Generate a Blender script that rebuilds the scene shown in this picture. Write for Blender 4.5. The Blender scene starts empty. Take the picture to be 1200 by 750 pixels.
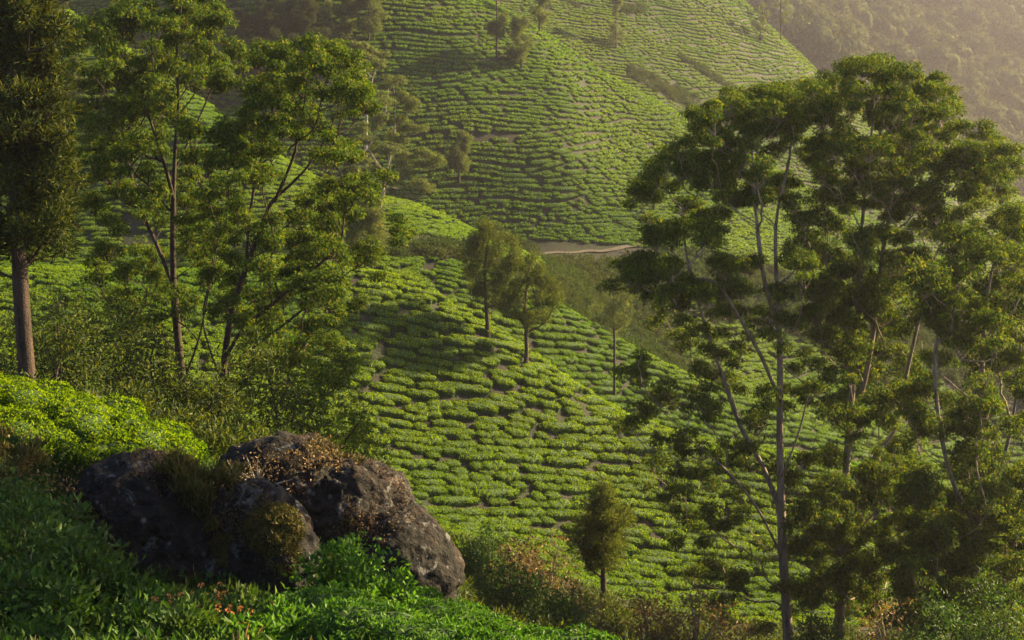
import bpy, math, random
import numpy as np
from mathutils import Vector, Matrix, Euler

rng = np.random.default_rng(7)
random.seed(7)
S = bpy.context.scene
COL = S.collection

# ------------------------------------------------------------------ camera
FPX, CXP, HZ = 1900.0, 600.0, 175.0      # focal length, centre column and eye level, in pixels of the 1200 wide photo
cam_data = bpy.data.cameras.new('camera')
cam_data.sensor_width = 36.0
cam_data.lens = 36.0 * FPX / 1200.0
cam_data.shift_y = -(375.0 - HZ) / 1200.0
cam_data.clip_start = 0.5
cam_data.clip_end = 5000.0
cam = bpy.data.objects.new('camera', cam_data)
COL.objects.link(cam)
cam.location = (0, 0, 0)
cam.rotation_euler = (math.pi / 2, 0, 0)
S.camera = cam

# ------------------------------------------------------------------ sky and sun
SUN_AZ, SUN_EL = math.radians(64), math.radians(27)     # azimuth from the view direction (+Y) towards the right (+X)
world = bpy.data.worlds.new('World')
S.world = world
world.use_nodes = True
wn = world.node_tree
bg = wn.nodes['Background']
sky = wn.nodes.new('ShaderNodeTexSky')
sky.sky_type = 'NISHITA'
sky.sun_disc = False
sky.sun_elevation = SUN_EL
sky.sun_rotation = SUN_AZ
sky.altitude = 1500
sky.dust_density = 2.0
wn.links.new(sky.outputs[0], bg.inputs['Color'])
bg.inputs['Strength'].default_value = 0.05
sun_data = bpy.data.lights.new('sun', 'SUN')
sun_data.energy = 5.0
sun_data.angle = math.radians(0.6)
sun_data.color = (1.0, 0.79, 0.42)
sun = bpy.data.objects.new('sun', sun_data)
COL.objects.link(sun)
sdir = Vector((math.sin(SUN_AZ) * math.cos(SUN_EL), math.cos(SUN_AZ) * math.cos(SUN_EL), math.sin(SUN_EL)))
sun.rotation_euler = sdir.to_track_quat('Z', 'Y').to_euler()
sun.location = (60, 60, 60)
S.view_settings.view_transform = 'Standard'
S.view_settings.look = 'None'
S.view_settings.exposure = 2.35
S.view_settings.gamma = 1.0
S.cycles.max_bounces = 6
S.cycles.diffuse_bounces = 3
S.cycles.transmission_bounces = 4
S.cycles.glossy_bounces = 2
S.cycles.volume_bounces = 0
S.cycles.use_denoising = True
try:
    S.cycles.denoiser = 'OPENIMAGEDENOISE'
except Exception:
    pass

# ------------------------------------------------------------------ helpers
def at(px, py, Y):
    """A point seen at pixel (px, py) of the photo at distance Y."""
    return np.array([(px - CXP) / FPX * Y, Y, (HZ - py) / FPX * Y])


def tag(o, label=None, cat=None, group=None, kind=None):
    if label: o['label'] = label
    if cat: o['category'] = cat
    if group: o['group'] = group
    if kind: o['kind'] = kind
    return o


def empty(name, loc, label=None, cat=None, group=None):
    o = bpy.data.objects.new(name, None)
    o.empty_display_size = 0.3
    COL.objects.link(o)
    o.location = loc
    return tag(o, label, cat, group)


class MB:
    """Collects triangles and quads as arrays and builds one mesh."""
    def __init__(self):
        self.v, self.f3, self.f4, self.m3, self.m4, self.n = [], [], [], [], [], 0

    def add(self, verts, faces, mat=0):
        verts = np.asarray(verts, float).reshape(-1, 3)
        faces = np.asarray(faces, int)
        (self.f3 if faces.shape[1] == 3 else self.f4).append(faces + self.n)
        (self.m3 if faces.shape[1] == 3 else self.m4).append(np.full(len(faces), mat))
        self.v.append(verts)
        self.n += len(verts)
        return self

    def arrays(self):
        v = np.concatenate(self.v) if self.v else np.zeros((0, 3))
        f3 = np.concatenate(self.f3) if self.f3 else np.zeros((0, 3), int)
        f4 = np.concatenate(self.f4) if self.f4 else np.zeros((0, 4), int)
        m = np.concatenate(self.m3 + self.m4) if (self.m3 or self.m4) else np.zeros(0, int)
        return v, f3, f4, m

    def mesh(self, name, mats, smooth=False, offset=None):
        v, f3, f4, m = self.arrays()
        if offset is not None:
            v = v - np.asarray(offset)
        me = bpy.data.meshes.new(name)
        me.vertices.add(len(v))
        me.vertices.foreach_set('co', v.astype(np.float32).ravel())
        nl = f3.size + f4.size
        me.loops.add(nl)
        me.loops.foreach_set('vertex_index', np.concatenate([f3.ravel(), f4.ravel()]).astype(np.int32))
        me.polygons.add(len(f3) + len(f4))
        starts = np.concatenate([np.arange(len(f3)) * 3, f3.size + np.arange(len(f4)) * 4])
        me.polygons.foreach_set('loop_start', starts.astype(np.int32))
        for mt in mats:
            me.materials.append(mt)
        me.polygons.foreach_set('material_index', m.astype(np.int32))
        if smooth is True:
            me.polygons.foreach_set('use_smooth', np.ones(len(m), bool))
        elif smooth is not False:
            me.polygons.foreach_set('use_smooth', np.isin(m, list(smooth)))
        me.update(calc_edges=True)
        me.validate()
        return me

    def build(self, name, mats, parent=None, smooth=False, offset=None, loc=None):
        if not isinstance(mats, (list, tuple)):
            mats = [mats]
        o = bpy.data.objects.new(name, self.mesh(name, mats, smooth, offset))
        COL.objects.link(o)
        if parent is not None:
            o.parent = parent
        if loc is not None:
            o.location = loc
        return o


def unit(a):
    a = np.asarray(a, float)
    return a / np.maximum(np.linalg.norm(a, axis=-1, keepdims=True), 1e-9)


def rand_unit(n, r=None):
    r = rng if r is None else r
    return unit(r.normal(size=(n, 3)))


def leaf_geo(mb, pos, tip, nrm, L, W, mat=0, sag=0.12):
    """Folded diamond leaves: base at pos, pointing along tip, upper side along nrm."""
    n = len(pos)
    if n == 0:
        return
    tip = unit(tip)
    side = unit(np.cross(tip, nrm))
    up = np.cross(side, tip)
    L = np.broadcast_to(np.asarray(L, float), (n,))[:, None]
    W = np.broadcast_to(np.asarray(W, float), (n,))[:, None]
    mid = pos + tip * L * 0.45
    v = np.stack([pos, mid - side * W * 0.5 + up * W * 0.18, pos + tip * L - up * L * sag, mid + side * W * 0.5 + up * W * 0.18], 1).reshape(-1, 3)
    k = np.arange(n)[:, None] * 4
    mb.add(v, np.concatenate([k + [0, 2, 1], k + [0, 3, 2]]), mat)


def tube(mb, pts, rad, sides=6, mat=0, cap=True):
    pts = np.asarray(pts, float)
    rad = np.asarray(rad, float)
    n = len(pts)
    d = unit(np.gradient(pts, axis=0))
    ref = np.array([0.31, 0.17, 0.93]) if abs(d[0][2]) < 0.9 else np.array([0.95, 0.3, 0.05])
    a = unit(np.cross(d, ref))
    b = np.cross(d, a)
    th = np.arange(sides) / sides * 2 * math.pi
    ring = pts[:, None, :] + (a[:, None, :] * np.cos(th)[None, :, None] + b[:, None, :] * np.sin(th)[None, :, None]) * rad[:, None, None]
    i = np.arange(n - 1)[:, None] * sides
    j = np.arange(sides)[None, :]
    q = np.stack([i + j, i + (j + 1) % sides, i + sides + (j + 1) % sides, i + sides + j], -1).reshape(-1, 4)
    mb.add(ring.reshape(-1, 3), q, mat)
    if cap:
        mb.add(np.concatenate([ring[-1], pts[-1:]]), [(k, (k + 1) % sides, sides) for k in range(sides)], mat)


def catmull(pts, per=6):
    pts = np.asarray(pts, float)
    if len(pts) < 3:
        t = np.linspace(0, 1, per + 1)[:, None]
        return pts[0] * (1 - t) + pts[-1] * t
    P = np.concatenate([[2 * pts[0] - pts[1]], pts, [2 * pts[-1] - pts[-2]]])
    out = []
    for i in range(1, len(P) - 2):
        t = np.linspace(0, 1, per, endpoint=False)[:, None]
        p0, p1, p2, p3 = P[i - 1], P[i], P[i + 1], P[i + 2]
        out.append(0.5 * (2 * p1 + (p2 - p0) * t + (2 * p0 - 5 * p1 + 4 * p2 - p3) * t ** 2 + (3 * p1 - p0 - 3 * p2 + p3) * t ** 3))
    out.append(pts[-1:])
    return np.concatenate(out)


# value noise on numpy arrays -------------------------------------------------
def _hash(ix, iy, iz, seed):
    h = (ix * 374761393 + iy * 668265263 + iz * 2147483647 + seed * 1274126177) & 0xFFFFFFFF
    h = ((h ^ (h >> 13)) * 1274126177) & 0xFFFFFFFF
    return ((h ^ (h >> 16)) & 0xFFFF) / 65535.0 * 2 - 1


def vnoise(p, seed=0):
    p = np.asarray(p, float)
    i = np.floor(p).astype(np.int64)
    f = p - i
    f = f * f * (3 - 2 * f)
    r = 0
    for dx in (0, 1):
        for dy in (0, 1):
            for dz in (0, 1):
                w = (f[..., 0] if dx else 1 - f[..., 0]) * (f[..., 1] if dy else 1 - f[..., 1]) * (f[..., 2] if dz else 1 - f[..., 2])
                r = r + w * _hash(i[..., 0] + dx, i[..., 1] + dy, i[..., 2] + dz, seed)
    return r


def fbm(p, octv=4, seed=0, gain=0.5):
    r, a = 0, 1.0
    p = np.asarray(p, float)
    for k in range(octv):
        r = r + a * vnoise(p * (2 ** k) + 17.3 * k, seed + k)
        a *= gain
    return r


def pchip(x, y, q):
    """Monotone cubic interpolation."""
    x, y, q = np.asarray(x, float), np.asarray(y, float), np.asarray(q, float)
    h = np.diff(x)
    d = np.diff(y) / h
    m = np.zeros_like(y)
    m[1:-1] = np.where(d[:-1] * d[1:] > 0, 2 * d[:-1] * d[1:] / np.where(np.abs(d[:-1] + d[1:]) < 1e-12, 1e-12, d[:-1] + d[1:]), 0)
    m[0], m[-1] = d[0], d[-1]
    k = np.clip(np.searchsorted(x, q) - 1, 0, len(x) - 2)
    t = np.clip((q - x[k]) / h[k], 0, 1)
    return ((1 + 2 * t) * (1 - t) ** 2 * y[k] + t * (1 - t) ** 2 * h[k] * m[k] + t * t * (3 - 2 * t) * y[k + 1] + t * t * (t - 1) * h[k] * m[k + 1])

# ------------------------------------------------------------------ terrain: profiles of the land along each line of sight
# every feature: (name, {column: distance}, {column: height as photo row}); columns in photo pixels
FEAT = [
    ('bank',        {0: 6},                                {0: 900}),
    ('shelf',       {0: 17},                               {0: 800, 400: 815, 700: 840, 900: 900}),
    ('knoll_foot',  {0: 27.4},                             {-200: 640, 0: 645, 100: 682, 200: 706, 300: 712, 400: 725, 470: 742, 560: 770, 650: 800, 740: 845, 820: 890, 900: 930}),
    ('knoll',       {0: 33},                               {-200: 470, 0: 484, 100: 508, 200: 545, 250: 575, 300: 590, 400: 620, 470: 680, 560: 760, 650: 800, 740: 850, 900: 920}),
    ('terrace',     {0: 45},                               {-200: 465, 0: 475, 100: 500, 200: 540, 300: 585, 400: 635, 470: 685, 560: 740, 650: 775, 740: 805, 900: 860}),
    ('grove',       {0: 62},                               {-200: 480, 0: 490, 100: 512, 200: 538, 300: 575, 400: 618, 470: 655, 560: 700, 650: 740, 740: 765, 820: 785, 900: 800, 1200: 800}),
    ('slope_foot',  {0: 91},                               {-200: 460, 0: 465, 100: 475, 200: 495, 300: 530, 400: 570, 470: 612, 560: 645, 650: 678, 740: 708, 820: 725, 900: 735, 1200: 745}),
    ('slope_mid',   {0: 105},                              {-200: 395, 0: 400, 100: 402, 200: 405, 300: 425, 400: 452, 470: 485, 560: 520, 650: 560, 740: 595, 820: 615, 900: 625, 1000: 640, 1200: 680}),
    ('nose',        {0: 122, 400: 121, 740: 117, 1000: 114, 1200: 110}, {-200: 322, 0: 322, 100: 320, 200: 318, 300: 312, 400: 311, 470: 331, 560: 377, 650: 434, 740: 488, 820: 514, 900: 528, 1000: 546, 1100: 590, 1200: 640}),
    ('nose_back',   {0: 135},                              {-200: 335, 0: 335, 200: 330, 300: 325, 400: 328, 470: 350, 560: 396, 650: 452, 740: 508, 820: 545, 900: 575, 1000: 610, 1200: 690}),
    ('second_top',  {0: 151},                              {-200: 310, 0: 312, 200: 306, 300: 301, 400: 300, 470: 301, 560: 306, 600: 325, 650: 352, 740: 409, 820: 450, 900: 480, 1000: 520, 1200: 640}),
    ('cut_bank',    {0: 156},                              {-200: 290, 0: 297, 200: 285, 300: 280, 400: 278, 470: 282, 540: 290, 600: 318, 650: 372, 740: 430, 820: 470, 900: 500, 1000: 540, 1200: 660}),
    ('knob',        {0: 206, 100: 196, 200: 189, 300: 183, 400: 179}, {-200: -80, 0: -42, 80: 14, 130: 46, 200: 95, 270: 142, 300: 166, 350: 200, 400: 226, 470: 237, 560: 276, 600: 290, 650: 318, 690: 345, 740: 380, 820: 405, 900: 430, 1000: 470, 1200: 560}),
    ('knob_back',   {0: 226, 100: 214, 200: 206, 300: 199, 400: 194}, {-200: 20, 0: 30, 100: 75, 200: 135, 300: 205, 400: 262, 470: 274, 560: 300, 650: 309, 740: 318, 820: 330, 900: 350, 1000: 380, 1200: 450}),
    ('hill_foot',   {0: 234, 100: 222, 200: 213, 300: 206, 400: 201}, {-200: 20, 0: 30, 100: 72, 200: 130, 300: 195, 400: 252, 470: 264, 560: 287, 650: 292, 740: 296, 820: 302, 900: 320, 1000: 350, 1200: 420}),
    ('hill_mid',    {0: 245, 200: 235, 400: 222, 470: 221, 560: 220, 650: 220, 740: 225, 820: 228},   {-200: -30, 0: -20, 100: 5, 200: 30, 300: 70, 400: 105, 470: 120, 560: 140, 600: 150, 650: 165, 700: 185, 740: 200, 820: 225, 900: 255, 1000: 300, 1200: 385}),
    ('hill_crest',  {0: 262, 560: 254},                    {-200: -140, 0: -130, 200: -120, 300: -105, 400: -90, 470: -62, 530: -26, 560: -6, 600: 18, 650: 46, 700: 82, 740: 105, 780: 128, 820: 150, 900: 195, 1000: 250, 1100: 300, 1200: 345}),
    ('hill_back',   {0: 282},                              {-200: -80, 300: -60, 470: -20, 560: 40, 600: 62, 650: 88, 700: 122, 740: 148, 820: 195, 900: 240, 1000: 300, 1200: 400}),
    ('ridge_foot',  {0: 305},                              {-200: -80, 300: -60, 470: -20, 560: 30, 600: 52, 650: 76, 700: 108, 740: 132, 820: 180, 900: 225, 1000: 280, 1200: 380}),
    ('ridge_mid',   {0: 345},                              {-200: -120, 300: -100, 560: -40, 650: -10, 740: 28, 820: 75, 900: 128, 960: 165, 1000: 190, 1100: 245, 1200: 300}),
    ('ridge_crest', {0: 400},                              {-200: -160, 560: -130, 740: -90, 820: -45, 860: -10, 900: 30, 950: 76, 1000: 125, 1050: 168, 1100: 200, 1200: 232, 1500: 300}),
    ('ridge_back',  {0: 425},                              {-200: -120, 560: -90, 740: -40, 820: 0, 900: 60, 950: 105, 1000: 150, 1050: 195, 1100: 235, 1200: 280, 1500: 330}),
    ('wood_foot',   {0: 560},                              {-200: -110, 560: -85, 740: -40, 820: -5, 900: 50, 950: 95, 1000: 140, 1050: 180, 1100: 215, 1200: 255, 1500: 300}),
    ('wood_mid',    {0: 760},                              {-200: -120, 560: -100, 740: -60, 900: -20, 1000: 10, 1200: 80, 1500: 110}),
    ('wood_top',    {0: 960},                              {-200: -130, 900: -100, 1200: -65, 1500: -40}),
    ('beyond',      {0: 1100},                             {-200: -80, 900: -55, 1200: -20, 1500: 10}),
]


def ctrl(dct, q):
    ks = sorted(dct)
    if len(ks) == 1:
        return np.full(len(q), float(dct[ks[0]]))
    q = np.clip(q, ks[0], ks[-1])
    if len(ks) == 2:
        return np.interp(q, ks, [dct[k] for k in ks])
    return pchip(ks, [dct[k] for k in ks], q)


TPX = np.arange(-1100, 2301, 10.0)
NW = 1000
TLW = np.linspace(math.log(6.0), math.log(1100.0), NW)
TAN = np.zeros((len(TPX), NW))           # height / distance
FIDX = np.zeros((len(TPX), NW))          # which feature (fractional)
_fY = np.stack([ctrl(f[1], TPX) for f in FEAT], 1)
_fP = np.stack([ctrl(f[2], TPX) for f in FEAT], 1)
for c in range(len(TPX)):
    lw = np.log(_fY[c])
    TAN[c] = pchip(lw, (HZ - _fP[c]) / FPX, TLW)
    FIDX[c] = np.interp(TLW, lw, np.arange(len(FEAT)))
# smooth a little across columns
for _ in range(2):
    TAN[1:-1] = (TAN[:-2] + 2 * TAN[1:-1] + TAN[2:]) / 4
_X = (TPX[:, None] - CXP) / FPX * np.exp(TLW)[None, :]
_Y = np.broadcast_to(np.exp(TLW)[None, :], _X.shape)
_z = np.zeros_like(_X)
_p = np.stack([_X / 16.0, _Y / 16.0, _z + 0.5], -1)
BUMP = vnoise(_p, 3) * 0.55 + vnoise(_p * 2.3 + 5, 4) * 0.28
BUMP *= np.clip((_Y - 30) / 60, 0, 1)
TZ = TAN * _Y + BUMP
RUNMAX = np.maximum.accumulate(TZ / _Y, axis=1)
FI = {f[0]: i for i, f in enumerate(FEAT)}


def lookup(T, x, y):
    y = np.maximum(np.asarray(y, float), 6.0)
    px = CXP + FPX * np.asarray(x, float) / y
    u = np.clip((px - TPX[0]) / 10.0, 0, len(TPX) - 1.001)
    w = np.clip((np.log(y) - TLW[0]) / (TLW[1] - TLW[0]), 0, NW - 1.001)
    i, j = u.astype(int), w.astype(int)
    a, b = u - i, w - j
    return (T[i, j] * (1 - a) * (1 - b) + T[i + 1, j] * a * (1 - b) + T[i, j + 1] * (1 - a) * b + T[i + 1, j + 1] * a * b)


def H(x, y):
    return lookup(TZ, x, y)


def ground(x, y):
    return float(H(np.array([x]), np.array([y]))[0])


def hit(px, py, y0=6.0, y1=1100.0):
    """The first point of the land met along a photo pixel, between two distances."""
    c = int(np.clip(round((px - TPX[0]) / 10.0), 0, len(TPX) - 1))
    t = (HZ - py) / FPX
    ys = np.exp(TLW)
    for j in range(NW):
        if ys[j] >= y0 and TZ[c, j] / ys[j] >= t:
            break
        if ys[j] > y1:
            break
    Y = ys[j]
    x = (px - CXP) / FPX * Y
    return np.array([x, Y, ground(x, Y)])


def stand(px, Y, sink=0.05):
    x = (px - CXP) / FPX * Y
    return np.array([x, Y, ground(x, Y) - sink])

# ------------------------------------------------------------------ materials
def new_mat(name):
    m = bpy.data.materials.new(name)
    m.use_nodes = True
    nt = m.node_tree
    for n in list(nt.nodes):
        nt.nodes.remove(n)
    return m, nt, nt.nodes.new('ShaderNodeOutputMaterial')


def ramp(nt, stops, fac=None, interp='LINEAR'):
    r = nt.nodes.new('ShaderNodeValToRGB')
    cr = r.color_ramp
    cr.interpolation = interp
    while len(cr.elements) < len(stops):
        cr.elements.new(0.5)
    for e, (p, c) in zip(cr.elements, stops):
        e.position = p
        e.color = (*c, 1)
    if fac is not None:
        nt.links.new(fac, r.inputs[0])
    return r.outputs[0]


def noise(nt, scale, detail=4, rough=0.55, vec=None, dist=0.0):
    n = nt.nodes.new('ShaderNodeTexNoise')
    n.inputs['Scale'].default_value = scale
    n.inputs['Detail'].default_value = detail
    n.inputs['Roughness'].default_value = rough
    n.inputs['Distortion'].default_value = dist
    if vec is not None:
        nt.links.new(vec, n.inputs['Vector'])
    return n.outputs['Fac']


def mixc(nt, fac, a, b, mode='MIX'):
    n = nt.nodes.new('ShaderNodeMix')
    n.data_type = 'RGBA'
    n.blend_type = mode
    for s, v in ((n.inputs[0], fac), (n.inputs[6], a), (n.inputs[7], b)):
        if hasattr(v, 'is_linked') or hasattr(v, 'links'):
            nt.links.new(v, s)
        elif isinstance(v, (int, float)):
            s.default_value = v
        else:
            s.default_value = (*v, 1)
    return n.outputs[2]


def math_(nt, op, a, b=0.0):
    n = nt.nodes.new('ShaderNodeMath')
    n.operation = op
    for s, v in ((n.inputs[0], a), (n.inputs[1], b)):
        if isinstance(v, (int, float)):
            s.default_value = v
        else:
            nt.links.new(v, s)
    return n.outputs[0]


def leaf_mat(name, stops, trans=0.35, tcol=(1.25, 1.3, 0.5), rough=0.6, spec=0.16, patch=None):
    """Leaves: one hue per leaf from a ramp, light passing through the blade; optional slow change of hue over the ground."""
    m, nt, out = new_mat(name)
    g = nt.nodes.new('ShaderNodeNewGeometry')
    col = ramp(nt, stops, g.outputs['Random Per Island'])
    if patch:
        sc, c2, amt = patch
        nz = noise(nt, sc, 2, 0.5, g.outputs['Position'])
        f = math_(nt, 'MULTIPLY', ramp(nt, [(0.42, (0, 0, 0)), (0.62, (1, 1, 1))], nz), amt)
        col = mixc(nt, f, col, c2)
    b = nt.nodes.new('ShaderNodeBsdfPrincipled')
    nt.links.new(col, b.inputs['Base Color'])
    b.inputs['Roughness'].default_value = rough
    b.inputs['Specular IOR Level'].default_value = spec
    t = nt.nodes.new('ShaderNodeBsdfTranslucent')
    nt.links.new(mixc(nt, 1.0, col, tcol, 'MULTIPLY'), t.inputs['Color'])
    mx = nt.nodes.new('ShaderNodeMixShader')
    mx.inputs[0].default_value = trans
    nt.links.new(b.outputs[0], mx.inputs[1])
    nt.links.new(t.outputs[0], mx.inputs[2])
    nt.links.new(mx.outputs[0], out.inputs[0])
    return m


def surf_mat(name, build, rough=0.85, spec=0.2, bump=None):
    """A rough surface; build(nt, pos) returns its colour socket; bump = (scale, strength, distance)."""
    m, nt, out = new_mat(name)
    g = nt.nodes.new('ShaderNodeNewGeometry')
    pos = g.outputs['Position']
    b = nt.nodes.new('ShaderNodeBsdfPrincipled')
    col = build(nt, pos)
    if isinstance(col, tuple):
        b.inputs['Base Color'].default_value = (*col, 1)
    else:
        nt.links.new(col, b.inputs['Base Color'])
    b.inputs['Roughness'].default_value = rough
    b.inputs['Specular IOR Level'].default_value = spec
    if bump:
        bn = nt.nodes.new('ShaderNodeBump')
        bn.inputs['Strength'].default_value = bump[1]
        bn.inputs['Distance'].default_value = bump[2]
        nt.links.new(noise(nt, bump[0], 6, 0.6, pos), bn.inputs['Height'])
        nt.links.new(bn.outputs[0], b.inputs['Normal'])
    nt.links.new(b.outputs[0], out.inputs[0])
    return m


def soil_col(nt, pos):
    n1 = noise(nt, 0.35, 6, 0.65, pos)
    n2 = noise(nt, 3.0, 5, 0.6, pos)
    green = ramp(nt, [(0.3, (0.010, 0.018, 0.005)), (0.7, (0.028, 0.038, 0.010))], n2)
    brown = ramp(nt, [(0.3, (0.009, 0.0075, 0.005)), (0.7, (0.032, 0.025, 0.017))], n2)
    return mixc(nt, ramp(nt, [(0.38, (0, 0, 0)), (0.56, (1, 1, 1))], n1), green, brown)


def bark_fn(dark, light, sc=2.0):
    def fn(nt, pos):
        mp = nt.nodes.new('ShaderNodeMapping')
        mp.inputs['Scale'].default_value = (sc * 3, sc * 3, sc * 0.5)
        nt.links.new(pos, mp.inputs['Vector'])
        return ramp(nt, [(0.38, dark), (0.48, tuple((a * 0.6 + b * 0.4) for a, b in zip(dark, light))), (0.66, light)], noise(nt, 1.0, 8, 0.75, mp.outputs[0]))
    return fn


M = {}
M['soil'] = surf_mat('soil', soil_col, bump=(6.0, 0.8, 0.15))
M['track'] = surf_mat('track', lambda nt, p: ramp(nt, [(0.3, (0.055, 0.043, 0.03)), (0.7, (0.12, 0.095, 0.068))], noise(nt, 1.5, 5, 0.6, p)), bump=(5.0, 0.5, 0.05))
M['tea'] = leaf_mat('tea_leaf', [(0.0, (0.012, 0.034, 0.004)), (0.5, (0.030, 0.066, 0.006)), (1.0, (0.065, 0.115, 0.009))], 0.22, tcol=(1.2, 1.3, 0.3), rough=0.75, spec=0.06)
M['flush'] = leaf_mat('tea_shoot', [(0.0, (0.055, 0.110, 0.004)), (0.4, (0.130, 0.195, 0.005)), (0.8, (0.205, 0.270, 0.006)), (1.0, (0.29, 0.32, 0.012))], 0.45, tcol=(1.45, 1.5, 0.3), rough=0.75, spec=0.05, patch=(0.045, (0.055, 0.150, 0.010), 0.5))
M['tea_core'] = surf_mat('tea_core', lambda nt, p: ramp(nt, [(0.3, (0.018, 0.034, 0.008)), (0.7, (0.04, 0.075, 0.014))], noise(nt, 6.0, 3, 0.6, p)))
M['euc'] = leaf_mat('eucalyptus_leaf', [(0.0, (0.012, 0.034, 0.008)), (0.35, (0.032, 0.076, 0.010)), (0.75, (0.080, 0.124, 0.012)), (1.0, (0.17, 0.165, 0.018))], 0.45, tcol=(1.5, 1.3, 0.26), spec=0.1)
M['oak'] = leaf_mat('silver_oak_leaf', [(0.0, (0.016, 0.034, 0.008)), (0.5, (0.038, 0.062, 0.011)), (1.0, (0.10, 0.115, 0.018))], 0.36, tcol=(1.6, 1.4, 0.35))
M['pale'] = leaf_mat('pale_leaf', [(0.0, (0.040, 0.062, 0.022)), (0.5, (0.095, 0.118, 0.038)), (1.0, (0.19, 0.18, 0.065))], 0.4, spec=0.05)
M['shrub'] = leaf_mat('shrub_leaf', [(0.0, (0.014, 0.038, 0.007)), (0.5, (0.030, 0.075, 0.010)), (0.85, (0.06, 0.125, 0.014)), (1.0, (0.11, 0.17, 0.025))], 0.3, patch=(0.9, (0.045, 0.06, 0.012), 0.7))
M['broad'] = leaf_mat('broad_leaf', [(0.0, (0.022, 0.070, 0.008)), (0.5, (0.050, 0.125, 0.010)), (1.0, (0.12, 0.22, 0.02))], 0.35)
M['dry'] = leaf_mat('dry_leaf', [(0.0, (0.06, 0.045, 0.016)), (0.5, (0.14, 0.10, 0.035)), (0.8, (0.24, 0.15, 0.06)), (1.0, (0.36, 0.25, 0.14))], 0.3, tcol=(1.2, 1.0, 0.6))
M['grass'] = leaf_mat('grass_blade', [(0.0, (0.06, 0.075, 0.015)), (0.5, (0.13, 0.12, 0.03)), (1.0, (0.26, 0.20, 0.08))], 0.4, tcol=(1.2, 1.1, 0.6))
M['wood_far'] = leaf_mat('forest_leaf', [(0.0, (0.030, 0.042, 0.018)), (0.5, (0.055, 0.065, 0.026)), (1.0, (0.10, 0.095, 0.04))], 0.2, spec=0.0)
M['bark_euc'] = surf_mat('bark_eucalyptus', bark_fn((0.085, 0.066, 0.052), (0.34, 0.265, 0.205)), bump=(16, 1.0, 0.05))
M['bark_dark'] = surf_mat('bark_dark', bark_fn((0.014, 0.010, 0.008), (0.075, 0.048, 0.035)), bump=(16, 1.0, 0.07))
M['bark_pale'] = surf_mat('bark_pale', bark_fn((0.15, 0.12, 0.09), (0.34, 0.29, 0.23)), bump=(10, 0.4, 0.02))

# ------------------------------------------------------------------ the ground sheet
_cols = np.concatenate([np.arange(-1700, -100, 60.0), np.arange(-100, 1300, 6.0), np.arange(1300, 2901, 60.0)])
_rows = np.concatenate([[-80.0, -30.0, -8.0, 0.0, 3.0], np.exp(np.linspace(math.log(6.0), math.log(1100.0), 460))])
_gx = (_cols[:, None] - CXP) / FPX * np.maximum(_rows[None, :], 6.0)
_gy = np.broadcast_to(_rows[None, :], _gx.shape)
_gz = H(_gx, _gy)
_gz = _gz + fbm(np.stack([_gx / 1.7, _gy / 1.7, _gx * 0], -1), 3, 9) * 0.10 - np.clip((5 - _gy) / 5, 0, 1) * 0.15
_n, _m = _gx.shape
_i = np.arange(_n - 1)[:, None] * _m
_j = np.arange(_m - 1)[None, :]
_q = np.stack([_i + _j, _i + _m + _j, _i + _m + _j + 1, _i + _j + 1], -1).reshape(-1, 4)
g = MB().add(np.stack([_gx, _gy, _gz], -1).reshape(-1, 3), _q).build('ground', M['soil'], smooth=True)
tag(g, kind='structure')

M['scrub'] = leaf_mat('scrub_leaf', [(0.0, (0.022, 0.042, 0.010)), (0.5, (0.045, 0.075, 0.016)), (1.0, (0.10, 0.115, 0.03))], 0.3, spec=0.03, patch=(0.12, (0.070, 0.065, 0.022), 0.45))

M['shade_oak'] = leaf_mat('shade_tree_leaf', [(0.0, (0.024, 0.044, 0.012)), (0.5, (0.055, 0.080, 0.018)), (1.0, (0.13, 0.14, 0.03))], 0.4, tcol=(1.5, 1.35, 0.4), spec=0.06)
M['oak_dark'] = leaf_mat('dark_oak_leaf', [(0.0, (0.008, 0.019, 0.005)), (0.5, (0.022, 0.038, 0.007)), (1.0, (0.085, 0.090, 0.014))], 0.3, tcol=(1.6, 1.35, 0.3), spec=0.08)
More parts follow.
